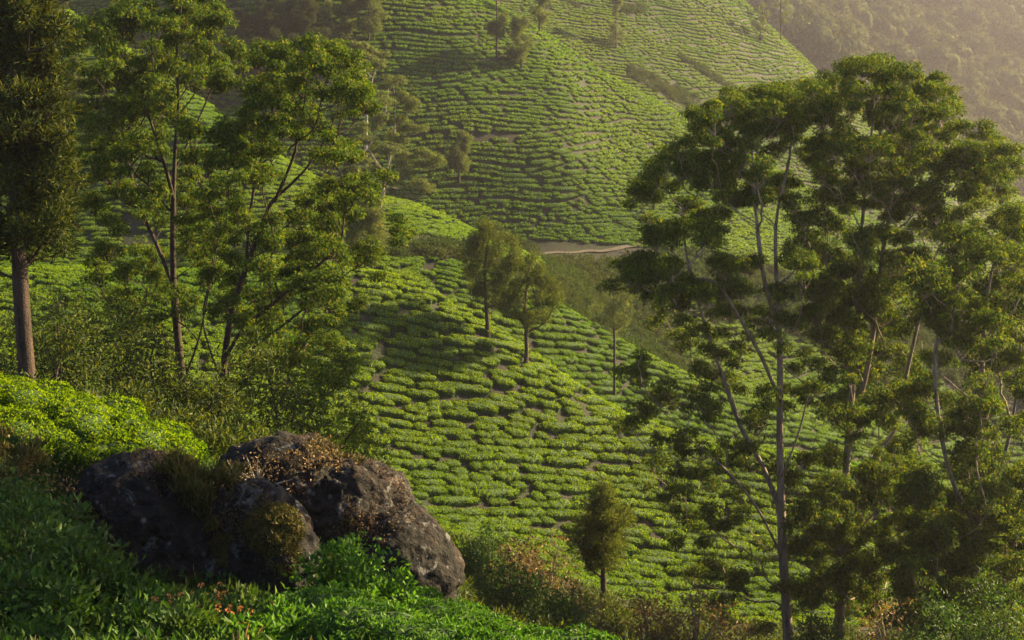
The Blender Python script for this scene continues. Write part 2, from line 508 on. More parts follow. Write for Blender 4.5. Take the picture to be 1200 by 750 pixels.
# ------------------------------------------------------------------ tea: rows that follow the contours of the slopes
def tea_geo(L, W, Hh, nleaf, ll, seed, nu=12, nv=6, shoots=0.86):
    """One plucked tea bush: a lumpy flat-topped cushion covered with leaves."""
    r = np.random.default_rng(seed)
    mb = MB()

    def surf(d):
        d = unit(d)
        e = lambda c, p: np.sign(c) * np.abs(c) ** p
        p = np.stack([e(d[:, 0], 0.75) * L / 2, e(d[:, 1], 0.75) * W / 2, e(d[:, 2], 0.42) * Hh], -1)
        k = 1 + 0.10 * vnoise(np.stack([p[:, 0] * 4.6 + seed, p[:, 1] * 4.6, p[:, 2] * 3], -1), seed + 3) + 0.22 * vnoise(np.stack([p[:, 0] * 1.9 + seed * 3.1, p[:, 1] * 1.9, p[:, 2] * 1.5], -1), seed)
        p = p * k[:, None]
        p[:, 2] += 0.10 * Hh * vnoise(np.stack([p[:, 0] * 1.3 + seed, p[:, 1] * 1.3 + 7, p[:, 2] * 0], -1), seed + 9)
        return p
    a = np.linspace(0, 2 * math.pi, nu, endpoint=False)
    b = np.linspace(-0.35, math.pi / 2 * 0.9, nv)
    A, B = np.meshgrid(a, b)
    d = np.stack([np.cos(A) * np.cos(B), np.sin(A) * np.cos(B), np.sin(B)], -1).reshape(-1, 3)
    core = surf(np.concatenate([d, [[0, 0, 1]]])) * 0.94
    i = np.arange(nv - 1)[:, None] * nu
    j = np.arange(nu)[None, :]
    mb.add(core, np.stack([i + j, i + (j + 1) % nu, i + nu + (j + 1) % nu, i + nu + j], -1).reshape(-1, 4), 0)
    mb.add(core[-nu - 1:], [(k, (k + 1) % nu, nu) for k in range(nu)], 0)
    dd = unit(r.normal(size=(nleaf * 3, 3)) * [1.0, 1.0, 0.9])
    dd = dd[dd[:, 2] > -0.12][:nleaf]
    p = surf(dd)
    nrm = unit(np.stack([dd[:, 0] * 0.5, dd[:, 1] * 0.9, dd[:, 2] * 1.3 + 0.15], -1))
    tip = unit(rand_unit(len(p), r) * 0.9 + nrm * 0.55 + [0, 0, 0.1])
    up = unit(nrm + rand_unit(len(p), r) * 0.5)
    sz = ll * r.uniform(0.7, 1.3, len(p))
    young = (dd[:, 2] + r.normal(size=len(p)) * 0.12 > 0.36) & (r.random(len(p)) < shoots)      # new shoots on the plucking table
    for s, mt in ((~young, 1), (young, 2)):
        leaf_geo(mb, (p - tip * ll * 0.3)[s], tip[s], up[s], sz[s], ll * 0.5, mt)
    return mb


TEA_L = [0.95, 1.6, 2.5, 3.7]
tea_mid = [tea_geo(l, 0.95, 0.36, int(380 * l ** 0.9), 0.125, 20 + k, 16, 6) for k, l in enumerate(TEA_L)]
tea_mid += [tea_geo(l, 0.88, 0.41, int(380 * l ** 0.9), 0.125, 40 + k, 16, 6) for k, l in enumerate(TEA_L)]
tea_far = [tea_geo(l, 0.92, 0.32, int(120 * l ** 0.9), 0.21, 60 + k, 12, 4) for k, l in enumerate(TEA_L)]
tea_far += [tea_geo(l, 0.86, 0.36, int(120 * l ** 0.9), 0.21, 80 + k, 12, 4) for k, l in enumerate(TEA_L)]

# where tea grows, on the table of profiles
_py = HZ - FPX * TZ / _Y
_pxg = np.broadcast_to(TPX[:, None], _py.shape)
_seen = (TZ / _Y + 1.3 / _Y + 8 / FPX >= RUNMAX) & (_pxg > -60) & (_pxg < 1260) & (_py > -60) & (_py < 800)


def span(a, da, b, db):
    return (FIDX >= FI[a] + da) & (FIDX <= FI[b] + db)


def near_line(pts, w):
    best = np.full(_py.shape, 1e9)
    for (x0, y0), (x1, y1) in zip(pts[:-1], pts[1:]):
        dx, dy = x1 - x0, y1 - y0
        t = np.clip(((_pxg - x0) * dx + (_py - y0) * dy) / (dx * dx + dy * dy), 0, 1)
        best = np.minimum(best, np.hypot(_pxg - x0 - t * dx, _py - y0 - t * dy))
    return best < w


_nz = vnoise(np.stack([_X / 9.0, _Y / 9.0, _X * 0], -1), 31) * 0.7 + vnoise(np.stack([_X / 3.5, _Y / 3.5, _X * 0], -1), 32) * 0.5
R_slope = span('slope_foot', 0.1, 'nose', 0.75) | (span('grove', 0.35, 'slope_foot', 0.1) & (_pxg > 370) & (_pxg < 545))
R_slope &= ~near_line([(405, 500), (470, 527), (560, 562), (662, 590)], 2.6)
R_slope &= _nz < 1.05
R_second = span('nose_back', 0.15, 'second_top', 0.05) & ~near_line([(497, 305), (512, 345)], 2.5) & (_pxg > 425)
R_second |= span('nose_back', 0.15, 'second_top', 0.0) & (_pxg <= 425) & (_nz < 0.5)
R_knob = (span('cut_bank', 0.18, 'knob', 0.6) | (span('second_top', 0.0, 'cut_bank', 0.2) & (_pxg < 420))) & ((_pxg < 640) | ((_pxg > 790) & (_nz < 0.25))) & (_nz < 0.8)
R_hill = span('hill_foot', 0.12, 'hill_crest', 0.5) & (_nz < 0.82) & ~near_line([(552, 158), (600, 160)], 5) & ~near_line([(725, 110), (738, 128)], 1.5)
R_ridge = span('ridge_foot', 0.2, 'ridge_crest', 0.4) & (_nz < 0.8)
R_ridge &= ~near_line([(745, 85), (770, 100), (800, 115), (850, 140)], 9) & ~near_line([(800, 70), (840, 95), (880, 120)], 4)
TEA_MASK = np.zeros(_py.shape, int)
for k, R in enumerate([R_slope, R_second, R_knob, R_hill, R_ridge]):
    TEA_MASK[R & _seen] = k + 1
_dpx = np.gradient(TZ, axis=0) / 10.0
_dlw = np.gradient(TZ, axis=1) / (TLW[1] - TLW[0])
for _ in range(3):
    _dlw[:, 1:-1] = (_dlw[:, :-2] + 2 * _dlw[:, 1:-1] + _dlw[:, 2:]) / 4
GX = _dpx * FPX / _Y
GY = _dlw / _Y - _dpx * (_pxg - CXP) / _Y

# on the near slopes the rows were planted a little across the contour: they sink towards the gully on the right
_fall = np.interp(_py, [330, 400, 500, 640], [0.34, 0.28, 0.18, 0.13])
_ppx = np.gradient(HZ - FPX * TAN, axis=0) / 10.0
_plw = np.minimum(np.gradient(HZ - FPX * TAN, axis=1) / (TLW[1] - TLW[0]), -260.0)
_dl = (_fall - _ppx) / _plw
PDX = _Y / FPX + (_pxg - CXP) / FPX * _Y * _dl
PDY = _Y * _dl


def cell(x, y):
    if y < 7:
        return None
    u = int(round((CXP + FPX * x / y - TPX[0]) / 10.0))
    w = int(round((math.log(y) - TLW[0]) / (TLW[1] - TLW[0])))
    if u < 0 or w < 0 or u >= len(TPX) or w >= NW:
        return None
    return u, w


def trace_rows(region, dsep, seedn):
    """Evenly spaced lines along the contours of one slope."""
    rr = random.Random(seedn)
    idx = np.argwhere(TEA_MASK == region)
    if len(idx) == 0:
        return []
    cells = {}
    lines = []
    dtest = dsep * 0.74

    def ok(x, y, own):
        cx, cy = int(x // dsep), int(y // dsep)
        for i in (cx - 1, cx, cx + 1):
            for j in (cy - 1, cy, cy + 1):
                for (qx, qy, ln) in cells.get((i, j), ()):
                    if ln != own and (qx - x) ** 2 + (qy - y) ** 2 < dtest * dtest:
                        return False
        return True

    def inside(x, y):
        c = cell(x, y)
        return c is not None and TEA_MASK[c] == region

    def direction(x, y):
        dx, dy = lay(x, y)
        a = (0.15 if region <= 2 else 0.13) * math.sin(x * 0.33 + 1.7 * math.sin(y * 0.21) + region) + 0.07 * math.sin(y * 0.9 - x * 0.71)
        return dx * math.cos(a) - dy * math.sin(a), dx * math.sin(a) + dy * math.cos(a)

    def lay(x, y):
        c = cell(x, y)
        if region <= 2:
            n = math.hypot(PDX[c], PDY[c])
            return PDX[c] / n, PDY[c] / n
        gx, gy = GX[c], GY[c]
        n = math.hypot(gx, gy)
        if n < 1e-4:
            return 1.0, 0.0
        return -gy / n, gx / n

    def run(x, y, ln):
        out = []
        for sgn in (1, -1):
            px_, py_, pd = x, y, None
            part = []
            for _ in range(160):
                d = direction(px_, py_)
                if pd is None:
                    d = (d[0] * sgn, d[1] * sgn)
                elif d[0] * pd[0] + d[1] * pd[1] < 0:
                    d = (-d[0], -d[1])
                if pd is not None:
                    d = (d[0] * 0.5 + pd[0] * 0.5, d[1] * 0.5 + pd[1] * 0.5)
                    n = math.hypot(*d) or 1
                    d = (d[0] / n, d[1] / n)
                pd = d
                px_, py_ = px_ + d[0] * 0.45, py_ + d[1] * 0.45
                if not inside(px_, py_) or not ok(px_, py_, ln):
                    break
                part.append((px_, py_))
            out.append(part)
        return out[1][::-1] + [(x, y)] + out[0]
    queue = []
    order = list(range(0, len(idx)))
    rr.shuffle(order)
    order = order[:14000]
    ln = 0

    def try_seed(x, y):
        nonlocal ln
        if not inside(x, y) or not ok(x, y, -1):
            return
        ln += 1
        pts = run(x, y, ln)
        if len(pts) < 2:
            return
        for (qx, qy) in pts:
            cells.setdefault((int(qx // dsep), int(qy // dsep)), []).append((qx, qy, ln))
        lines.append(pts)
        queue.append(pts)
    for k in order:
        c = idx[k]
        try_seed(_X[c[0], c[1]], _Y[c[0], c[1]])
        while queue:
            pts = queue.pop(0)
            for q in range(0, len(pts), 5):
                x, y = pts[q]
                d = direction(x, y)
                for s in (1, -1):
                    w = dsep * rr.uniform(1.0, 1.12)
                    try_seed(x - d[1] * s * w, y + d[0] * s * w)
    return lines


def row_bushes(lines, region, seedn):
    """Cut every row into bushes of different lengths with small gaps: (x, y, yaw, variant, width scale, height scale)."""
    rr = random.Random(seedn)
    out = []
    for pts in lines:
        p = np.array(pts)
        s = np.concatenate([[0], np.cumsum(np.hypot(*np.diff(p, axis=0).T))])
        t = rr.uniform(0, 0.3)
        while t < s[-1]:
            v = rr.choices([0, 1, 2, 3], [0.22, 0.34, 0.28, 0.16])[0]
            L = TEA_L[v] * 0.97
            if t + L > s[-1] + 0.6:
                v, L = 0, TEA_L[0]
                if t + L > s[-1] + 0.9:
                    break
            a = np.array([np.interp(t, s, p[:, 0]), np.interp(t, s, p[:, 1])])
            e = min(t + L, s[-1])
            b = np.array([np.interp(e, s, p[:, 0]), np.interp(e, s, p[:, 1])])
            m = np.array([np.interp((t + e) / 2, s, p[:, 0]), np.interp((t + e) / 2, s, p[:, 1])])
            if rr.random() > 0.02:
                out.append((m[0], m[1], math.atan2(b[1] - a[1], b[0] - a[0]), v + 4 * rr.randint(0, 1), rr.uniform(0.9, 1.1), rr.uniform(0.78, 1.18), region))
            t += L + (rr.uniform(-0.15, 0.06) if rr.random() < 0.86 else rr.uniform(0.2, 0.7))
    return out


tea_all = []
for k, ds in ((1, 0.76), (2, 0.78), (3, 0.74), (4, 0.74), (5, 0.84)):
    tea_all += row_bushes(trace_rows(k, ds, 100 + k), k, 200 + k)


def fill_gaps(bushes, seedn):
    """Short bushes planted into the bare spots the rows leave."""
    rr = random.Random(seedn)
    occ = {}

    def put(x, y):
        occ.setdefault((int(x // 0.9), int(y // 0.9)), []).append((x, y))
    for b in bushes:
        L = TEA_L[b[3] % 4]
        n = max(1, int(L / 0.4))
        for k in range(n + 1):
            t = (k / n - 0.5) * (L - 0.4)
            put(b[0] + math.cos(b[2]) * t, b[1] + math.sin(b[2]) * t)
    out = []
    idx = np.argwhere(TEA_MASK > 0)
    order = list(range(len(idx)))
    rr.shuffle(order)
    for rep in range(3):
        for k in order:
            u, w = idx[k]
            Y = math.exp(TLW[w] + rr.uniform(-.5, .5) * (TLW[1] - TLW[0]))
            x = (TPX[u] + rr.uniform(-5, 5) - CXP) / FPX * Y
            cx, cy = int(x // 0.9), int(Y // 0.9)
            lim = 0.54
            if any((qx - x) ** 2 + (qy - Y) ** 2 < lim * lim for i in (cx - 1, cx, cx + 1) for j in (cy - 1, cy, cy + 1) for (qx, qy) in occ.get((i, j), ())):
                continue
            reg = int(TEA_MASK[u, w])
            if reg <= 2:
                yaw = math.atan2(PDY[u, w], PDX[u, w])
            else:
                yaw = math.atan2(GX[u, w], -GY[u, w])
            put(x, Y)
            put(x + math.cos(yaw) * 0.35, Y + math.sin(yaw) * 0.35)
            put(x - math.cos(yaw) * 0.35, Y - math.sin(yaw) * 0.35)
            out.append((x, Y, yaw, 4 * rr.randint(0, 1), rr.uniform(0.8, 1.05), rr.uniform(0.7, 1.1), reg))
    return out


tea_all += fill_gaps(tea_all, 9)
tea_all = np.array(tea_all)


def bush_frames(B):
    """Location and euler rotation of bushes: along the row, leaning a little with the slope."""
    x, y, yaw = B[:, 0], B[:, 1], B[:, 2]
    e = 0.6
    gx = (H(x + e, y) - H(x - e, y)) / (2 * e)
    gy = (H(x, y + e) - H(x, y - e)) / (2 * e)
    n = unit(np.stack([-gx * 0.6, -gy * 0.6, np.ones(len(x))], -1))
    tx = np.stack([np.cos(yaw), np.sin(yaw), gx * np.cos(yaw) + gy * np.sin(yaw)], -1)
    yv = unit(np.cross(n, tx))
    xv = np.cross(yv, n)
    z = H(x, y) - 0.06
    rx = np.arctan2(yv[:, 2], n[:, 2])
    ry = np.arcsin(np.clip(-xv[:, 2], -1, 1))
    rz = np.arctan2(xv[:, 1], xv[:, 0])
    return np.stack([x, y, z], -1), np.stack([rx, ry, rz], -1)


def stuff_instances(name, label, protos, mats, pts, rot, scl, vid):
    """Many alike plants as ONE object: prototype meshes and points in one mesh, set out by geometry nodes."""
    mb = MB()
    pid = []
    for k, pm in enumerate(protos):
        v, f3, f4, m = pm.arrays()
        n0 = mb.n
        for mi in np.unique(m):
            m3, m4 = m[:len(f3)], m[len(f3):]
            if (m3 == mi).any(): mb.f3.append(f3[m3 == mi] + n0); mb.m3.append(np.full((m3 == mi).sum(), mi))
            if (m4 == mi).any(): mb.f4.append(f4[m4 == mi] + n0); mb.m4.append(np.full((m4 == mi).sum(), mi))
        mb.v.append(v)
        mb.n += len(v)
        pid.append(np.full(len(v), k + 1))
    np_ = mb.n
    mb.v.append(pts)
    mb.n += len(pts)
    me = mb.mesh(name, mats)
    pid = np.concatenate(pid + [np.zeros(len(pts), int)])
    full = lambda a, w: np.concatenate([np.zeros((np_, w)), np.asarray(a, float).reshape(len(pts), w)]).astype(np.float32).ravel()
    me.attributes.new('pid', 'INT', 'POINT').data.foreach_set('value', pid.astype(np.int32))
    me.attributes.new('vid', 'INT', 'POINT').data.foreach_set('value', np.concatenate([np.full(np_, -1), vid]).astype(np.int32))
    me.attributes.new('rot', 'FLOAT_VECTOR', 'POINT').data.foreach_set('vector', full(rot, 3))
    me.attributes.new('scl', 'FLOAT_VECTOR', 'POINT').data.foreach_set('vector', full(scl, 3))
    o = bpy.data.objects.new(name, me)
    COL.objects.link(o)
    tag(o, label, kind='stuff')
    ng = bpy.data.node_groups.new(name + '_nodes', 'GeometryNodeTree')
    ng.interface.new_socket('Geometry', in_out='INPUT', socket_type='NodeSocketGeometry')
    ng.interface.new_socket('Geometry', in_out='OUTPUT', socket_type='NodeSocketGeometry')
    N, Lk = ng.nodes.new, ng.links.new
    gi, go = N('NodeGroupInput'), N('NodeGroupOutput')

    def attr(nm, ty):
        a = N('GeometryNodeInputNamedAttribute')
        a.data_type = ty
        a.inputs['Name'].default_value = nm
        return a.outputs['Attribute']

    def equals(sock, val):
        c = N('FunctionNodeCompare')
        c.data_type, c.operation = 'INT', 'EQUAL'
        Lk(sock, c.inputs[2])
        c.inputs[3].default_value = val
        return c.outputs[0]

    def separate(geo, sel):
        s = N('GeometryNodeSeparateGeometry')
        Lk(geo, s.inputs[0])
        Lk(sel, s.inputs[1])
        return s.outputs[0]
    pa, va, ra, sa = attr('pid', 'INT'), attr('vid', 'INT'), attr('rot', 'FLOAT_VECTOR'), attr('scl', 'FLOAT_VECTOR')
    er = N('FunctionNodeEulerToRotation')
    Lk(ra, er.inputs[0])
    points = separate(gi.outputs[0], equals(pa, 0))
    jn = N('GeometryNodeJoinGeometry')
    for k in range(len(protos)):
        ip = N('GeometryNodeInstanceOnPoints')
        Lk(points, ip.inputs['Points'])
        Lk(equals(va, k), ip.inputs['Selection'])
        Lk(separate(gi.outputs[0], equals(pa, k + 1)), ip.inputs['Instance'])
        Lk(er.outputs[0], ip.inputs['Rotation'])
        Lk(sa, ip.inputs['Scale'])
        Lk(ip.outputs[0], jn.inputs[0])
    Lk(jn.outputs[0], go.inputs[0])
    o.modifiers.new('set_out', 'NODES').node_group = ng
    return o


tloc, trot = bush_frames(tea_all)
tscl = np.stack([np.ones(len(tea_all)), tea_all[:, 4], tea_all[:, 5]], -1)
tvid = tea_all[:, 3].astype(int)
treg = tea_all[:, 6].astype(int)
_tpx = CXP + FPX * tloc[:, 0] / tloc[:, 1]
_tpy = HZ - FPX * tloc[:, 2] / tloc[:, 1]
# the bushes that show largest are things of their own
N_TEA = 262
cand = np.where((treg == 1) & (_tpx > 385) & (_tpx < 1010) & (_tpy < 745) & (_tpy > 0))[0]
own = cand[np.argsort(tloc[cand, 1])][:N_TEA]
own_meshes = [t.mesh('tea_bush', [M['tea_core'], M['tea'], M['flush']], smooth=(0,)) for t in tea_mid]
for i in own:
    o = bpy.data.objects.new('tea_bush', own_meshes[tvid[i]])
    COL.objects.link(o)
    o.location, o.rotation_euler, o.scale = tloc[i], trot[i], tscl[i]
    tag(o, 'clipped green tea bush in the contour rows at the foot of the sunlit slope', 'tea bush', 'tea bushes in rows on the sunlit slope')
rest = np.ones(len(tea_all), bool)
rest[own] = False
for nm, lb, regs, pr in (('tea_rows', 'green tea bushes in contour rows on the near slopes', (1, 2, 3), tea_mid),
                         ('hill_tea_rows', 'hazy tea bushes in contour rows on the far hill and ridge', (4, 5), tea_far)):
    s = rest & np.isin(treg, regs)
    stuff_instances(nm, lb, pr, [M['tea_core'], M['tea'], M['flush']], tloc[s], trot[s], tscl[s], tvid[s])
print('TEA', len(tea_all), np.bincount(treg))

# ------------------------------------------------------------------ trees
def puff_leaves(mb, c, r, n, L, W, style, g, mat=0):
    """One small ball of leaves. style: 'pad' droops from the top shell, 'spray' points outwards and up, 'feather' sweeps upward."""
    d = unit(g.normal(size=(n, 3)))
    if style == 'pad':
        d[:, 2] = np.abs(d[:, 2]) * np.where(g.random(n) < 0.72, 1, -0.6)
        rad = r * (0.55 + 0.5 * g.random(n) ** 0.7)
        p = c + d * rad[:, None] * [1, 1, 0.75]
        tip = unit(d * [0.55, 0.55, 0.1] + g.normal(size=(n, 3)) * 0.5 + [0, 0, -0.55])
    elif style == 'spray':
        rad = r * (0.35 + 0.7 * g.random(n) ** 0.6)
        p = c + d * rad[:, None]
        tip = unit(d + g.normal(size=(n, 3)) * 0.5 + [0, 0, 0.25])
    else:
        rad = r * (0.3 + 0.75 * g.random(n) ** 0.7)
        p = c + d * rad[:, None] * [1, 1, 0.8]
        tip = unit(d * 0.8 + g.normal(size=(n, 3)) * 0.35 + [0, 0, 0.1])
    nrm = unit(d + [0, 0, 0.5] + g.normal(size=(n, 3)) * 0.6)
    leaf_geo(mb, p, tip, nrm, L * g.uniform(0.7, 1.35, n), W * g.uniform(0.8, 1.2, n), mat)


def clump_puffs(c, rx, rz, pr, g, style):
    """Centres and radii of the puffs that make up one clump."""
    n = int(np.clip(2.6 * (rx / pr) ** 1.5 * max(rz / pr, 0.6) ** 0.5, 4, 36))
    d = unit(g.normal(size=(n, 3)))
    if style == 'pad':
        d[:, 2] = np.abs(d[:, 2]) * np.where(g.random(n) < 0.8, 1, -0.5)
    k = 0.35 + 0.6 * g.random(n) ** 0.6
    p = c + d * k[:, None] * [rx, rx, rz]
    return p, pr * g.uniform(0.7, 1.25, n)


def grow(name, label, cat, base, stems, clumps, leaf, bark, style='pad', pr=0.27, npuff=84, LL=0.135, LW=0.046,
         r_base=0.22, group=None, split=True, seed=1, twigs=True, sides=8, crown_name='leaf_clump', up=0.72, low=0.12, skip_low=True):
    """A tree: stems given as point lists, clumps as (centre, half width, half height). Every clump is joined to the stems by a branch."""
    g = np.random.default_rng(seed)
    base = np.asarray(base, float)
    root = empty(name, base, label, cat, group)
    nodes, parent, isstem, stem_of = [], [], [], []
    paths = []                                   # (list of node ids, kind)
    for si, st in enumerate(stems):
        pts = catmull(st, 7)
        ids = []
        prev = -1
        if si > 0:
            dd = [np.linalg.norm(np.asarray(nodes[k]) - pts[0]) for k in range(len(nodes))]
            prev = int(np.argmin(dd))
            ids.append(prev)
        for p in pts:
            nodes.append(p)
            parent.append(prev)
            isstem.append(True)
            stem_of.append(si)
            prev = len(nodes) - 1
            ids.append(prev)
        paths.append((ids, 'stem'))
    zlo = base[2] + low * (max(c[0][2] for c in clumps) - base[2])
    order = sorted(range(len(clumps)), key=lambda k: min(np.linalg.norm(np.asarray(nodes)[:, :] - clumps[k][0], axis=1)))
    load = {}
    info = []
    for k in order:
        c, rx, rz = clumps[k]
        c = np.asarray(c, float)
        tgt = c - [0, 0, rz * 0.7]
        P = np.asarray(nodes)
        v = tgt - P
        dist = np.linalg.norm(v, axis=1) + 1e-6
        el = v[:, 2] / dist
        cost = dist * (1 + 1.6 * np.maximum(0, up - el)) + np.where(P[:, 2] < zlo, 30, 0)
        a = int(np.argmin(cost))
        d0 = P[a] - (P[parent[a]] if parent[a] >= 0 else P[a] - [0, 0, 1])
        d0 = unit(d0)
        D = dist[a]
        hz = unit((tgt - P[a]) * [1, 1, 0.35])
        q1 = P[a] + unit(d0 * 0.35 + hz * 0.8 + [0, 0, 0.12]) * D * 0.33
        q2 = tgt - unit(np.array([0, 0, 0.7]) + unit(v[a]) * 1.0) * D * 0.30
        nseg = int(np.clip(D / 0.35, 3, 9))
        ids = [a]
        prev = a
        for t in np.linspace(0, 1, nseg + 1)[1:]:
            p = (1 - t) ** 3 * P[a] + 3 * (1 - t) ** 2 * t * q1 + 3 * (1 - t) * t * t * q2 + t ** 3 * tgt
            if t < 1:
                p = p + g.normal(size=3) * D * 0.018
            nodes.append(p)
            parent.append(prev)
            isstem.append(False)
            stem_of.append(-1)
            prev = len(nodes) - 1
            ids.append(prev)
        paths.append((ids, 'branch'))
        load[prev] = load.get(prev, 0) + rx * (rx + rz)
        info.append((prev, c, rx, rz))
    n = len(nodes)
    W = np.zeros(n)
    for k, w in load.items():
        W[k] += w
    for k in range(n - 1, -1, -1):
        if parent[k] >= 0:
            W[parent[k]] += W[k]
    tot = W[0] if W[0] > 0 else 1
    P = np.asarray(nodes)
    R = r_base * np.clip(W / tot, 0.0004, 1) ** 0.54
    # stems keep a minimum taper
    for ids, kd in paths:
        if kd == 'stem':
            own_ids = ids if parent[ids[0]] < 0 and ids[0] == 0 else ids[1:]
            m = len(own_ids)
            r0 = R[own_ids[0]]
            for q, k in enumerate(own_ids):
                R[k] = max(R[k], r0 * (1 - 0.93 * q / m), 0.02)
    R = np.maximum(R, 0.009)
    h = P[:, 2] - base[2]
    flare = 1 + 0.5 * np.exp(-np.maximum(h, 0) / 0.5)
    tw = MB()
    first = True
    for ids, kd in paths:
        pts = P[ids]
        rr = R[ids].copy()
        if ids[0] != 0:
            rr[0] = min(rr[0], rr[1] * 1.25)
        rr = rr * np.where(np.arange(len(ids)) >= 0, flare[ids], 1)
        if kd == 'stem':
            b = MB()
            tube(b, pts, rr, sides)
            b.build('trunk' if first else 'limb', bark, root, smooth=True, offset=base)
            first = False
        elif split and len(pts) > 3 and rr[1] > 0.02:
            b = MB()
            tube(b, pts, rr, 5)
            b.build('branch', bark, root, smooth=True, offset=base)
        else:
            tube(tw, pts, rr, 4)
    crown = MB()
    for (nid, c, rx, rz) in info:
        pc, pr_ = clump_puffs(c, rx, rz, pr, g, style)
        b = MB() if split else crown
        for q in range(len(pc)):
            puff_leaves(b, pc[q], pr_[q], int(npuff * (pr_[q] / pr) ** 2 * g.uniform(0.75, 1.2)), LL, LW, style, g)
            if twigs:
                a = P[nid]
                mid = (a + pc[q]) / 2 + g.normal(size=3) * 0.05 - [0, 0, 0.04]
                tube(tw, np.stack([a, mid, pc[q]]), np.array([0.016, 0.011, 0.006]), 3, cap=False)
        if split:
            b.build(crown_name, leaf, root, offset=base)
    if tw.n:
        tw.build('twigs', bark, root, offset=base)['kind'] = 'stuff'
    if not split:
        crown.build('crown', leaf, root, offset=base)
    return root


def P3(lst, Y, g=None, spread=0.0):
    """Photo points (px, py[, distance offset]) to places at about distance Y."""
    out = []
    for e in lst:
        dy = e[2] if len(e) > 2 else 0.0
        out.append(at(e[0], e[1], Y + dy))
    return out


def thin_low(pts, y0, k):
    """Smaller pads below row y0."""
    return [(p[0], p[1], (p[2] if len(p) > 2 else 1.0) * (k if p[1] > y0 else 1.0)) for p in pts]


def clumps_at(pts, Y, g, rx=20, rz=12, spread=2.2, jit=3.0, more=0.0):
    """Clumps centred on photo points, spread in depth."""
    out = []
    for e in pts:
        k = e[2] if len(e) > 2 else 1.0
        dy = float(np.clip(g.normal() * spread, -2 * spread, 2 * spread))
        s = Y / FPX
        out.append((at(e[0] + g.normal() * jit, e[1] + g.normal() * jit * 0.5, Y + dy), rx * k * s * g.uniform(0.7, 1.25), rz * k * s * g.uniform(0.85, 1.4)))
        for _ in range((g.random() < more) + (g.random() < more * 0.5)):
            dy2 = float(np.clip(dy + g.normal() * spread * 0.8, -2.2 * spread, 2.2 * spread))
            out.append((at(e[0] + float(np.clip(g.normal(), -1, 1)) * rx * 0.7, e[1] + min(abs(g.normal()), 1.5) * rz * 1.1 + 2, Y + dy2), rx * k * s * g.uniform(0.4, 0.8), rz * k * s * g.uniform(0.6, 1.1)))
    return out


g1 = np.random.default_rng(101)
# --- the tall eucalyptus with its trunk nearer the gap (right part of the view)
A_PTS = [(826,140),(838,150),(852,122),(866,118),(880,116),(895,110),(908,112),(920,111),(934,118),(943,125),(862,138),(892,128),(912,130),(928,138),(845,166),
 (795,173),(821,156),(841,181),(878,151),(906,153),(930,148),(782,188),(770,204),(754,217),(799,200),(834,207),(873,178),(888,212),(815,190),(860,195),(905,178),
 (749,226),(771,233),(817,257),(793,270),(776,280),(830,272),(862,233),(841,257),(888,231),(945,259),(805,240),(850,222),(930,240),(915,215),
 (728,314),(750,309),(771,316),(791,315),(754,328),(808,337),(774,359),(797,350),(830,346),(860,341),(858,313),(881,312),(841,313),(934,298),(942,312),(908,341),(921,350),(852,367),
 (820,390),(806,402),(850,393),(833,417),(818,437),(853,447),(938,417),(958,430),(933,457),(900,465),(958,457),(925,383),(890,385),(870,415),
 (747,427),(740,432),(793,393),(787,457),(752,477),(740,493),(770,470),(815,470),(845,480),(880,490),
 (820,533),(850,520),(877,523),(843,553),(818,557),(800,515),(775,520),(833,663),(816,668),(958,583),(938,597),(900,545),(870,580),(790,560),(765,545),(838,605),(805,610),
 (938,633),(965,645),(905,640),(920,690),(955,700),(850,700),(890,735)]
ga_ = np.random.default_rng(444)
A_PTS += [(ga_.uniform(780, 900), ga_.uniform(500, 715)) for _ in range(4)]
A_Y = 63.0
a_base = stand(926, A_Y)
grow('eucalyptus_tree', 'tall eucalyptus with pale trunk and flat leaf pads reaching furthest over the tea slope', 'tree', a_base,
     [[a_base] + P3([(921, 700), (917, 640), (914, 520, .2), (914, 430), (913, 383, -.3), (909, 300), (911, 250, .4), (926, 180, .6), (924, 135, .5)], A_Y),
      P3([(913, 390), (896, 330, -.6), (888, 270, -1), (882, 200, -1.2), (882, 135, -1)], A_Y),
      P3([(915, 600), (893, 545, .5), (868, 500, 1), (843, 430, 1.4), (826, 380, 1.5), (805, 300, 1.2), (800, 240, 1)], A_Y),
      P3([(917, 655), (890, 600, -.8), (855, 555, -1.4), (815, 520, -1.8), (775, 480, -2), (752, 450, -2)], A_Y),
      P3([(914, 470), (893, 420, -1), (865, 370, -1.6), (835, 330, -1.8), (790, 330, -1.8)], A_Y),
      P3([(915, 560), (935, 510, -.8), (948, 460, -1), (955, 440, -1)], A_Y)],
     clumps_at(thin_low(A_PTS, 370, 0.72), A_Y, g1, rx=20, rz=15, more=1.0), M['euc'], M['bark_euc'], seed=11, r_base=0.205, group='tall eucalyptus trees on the right')

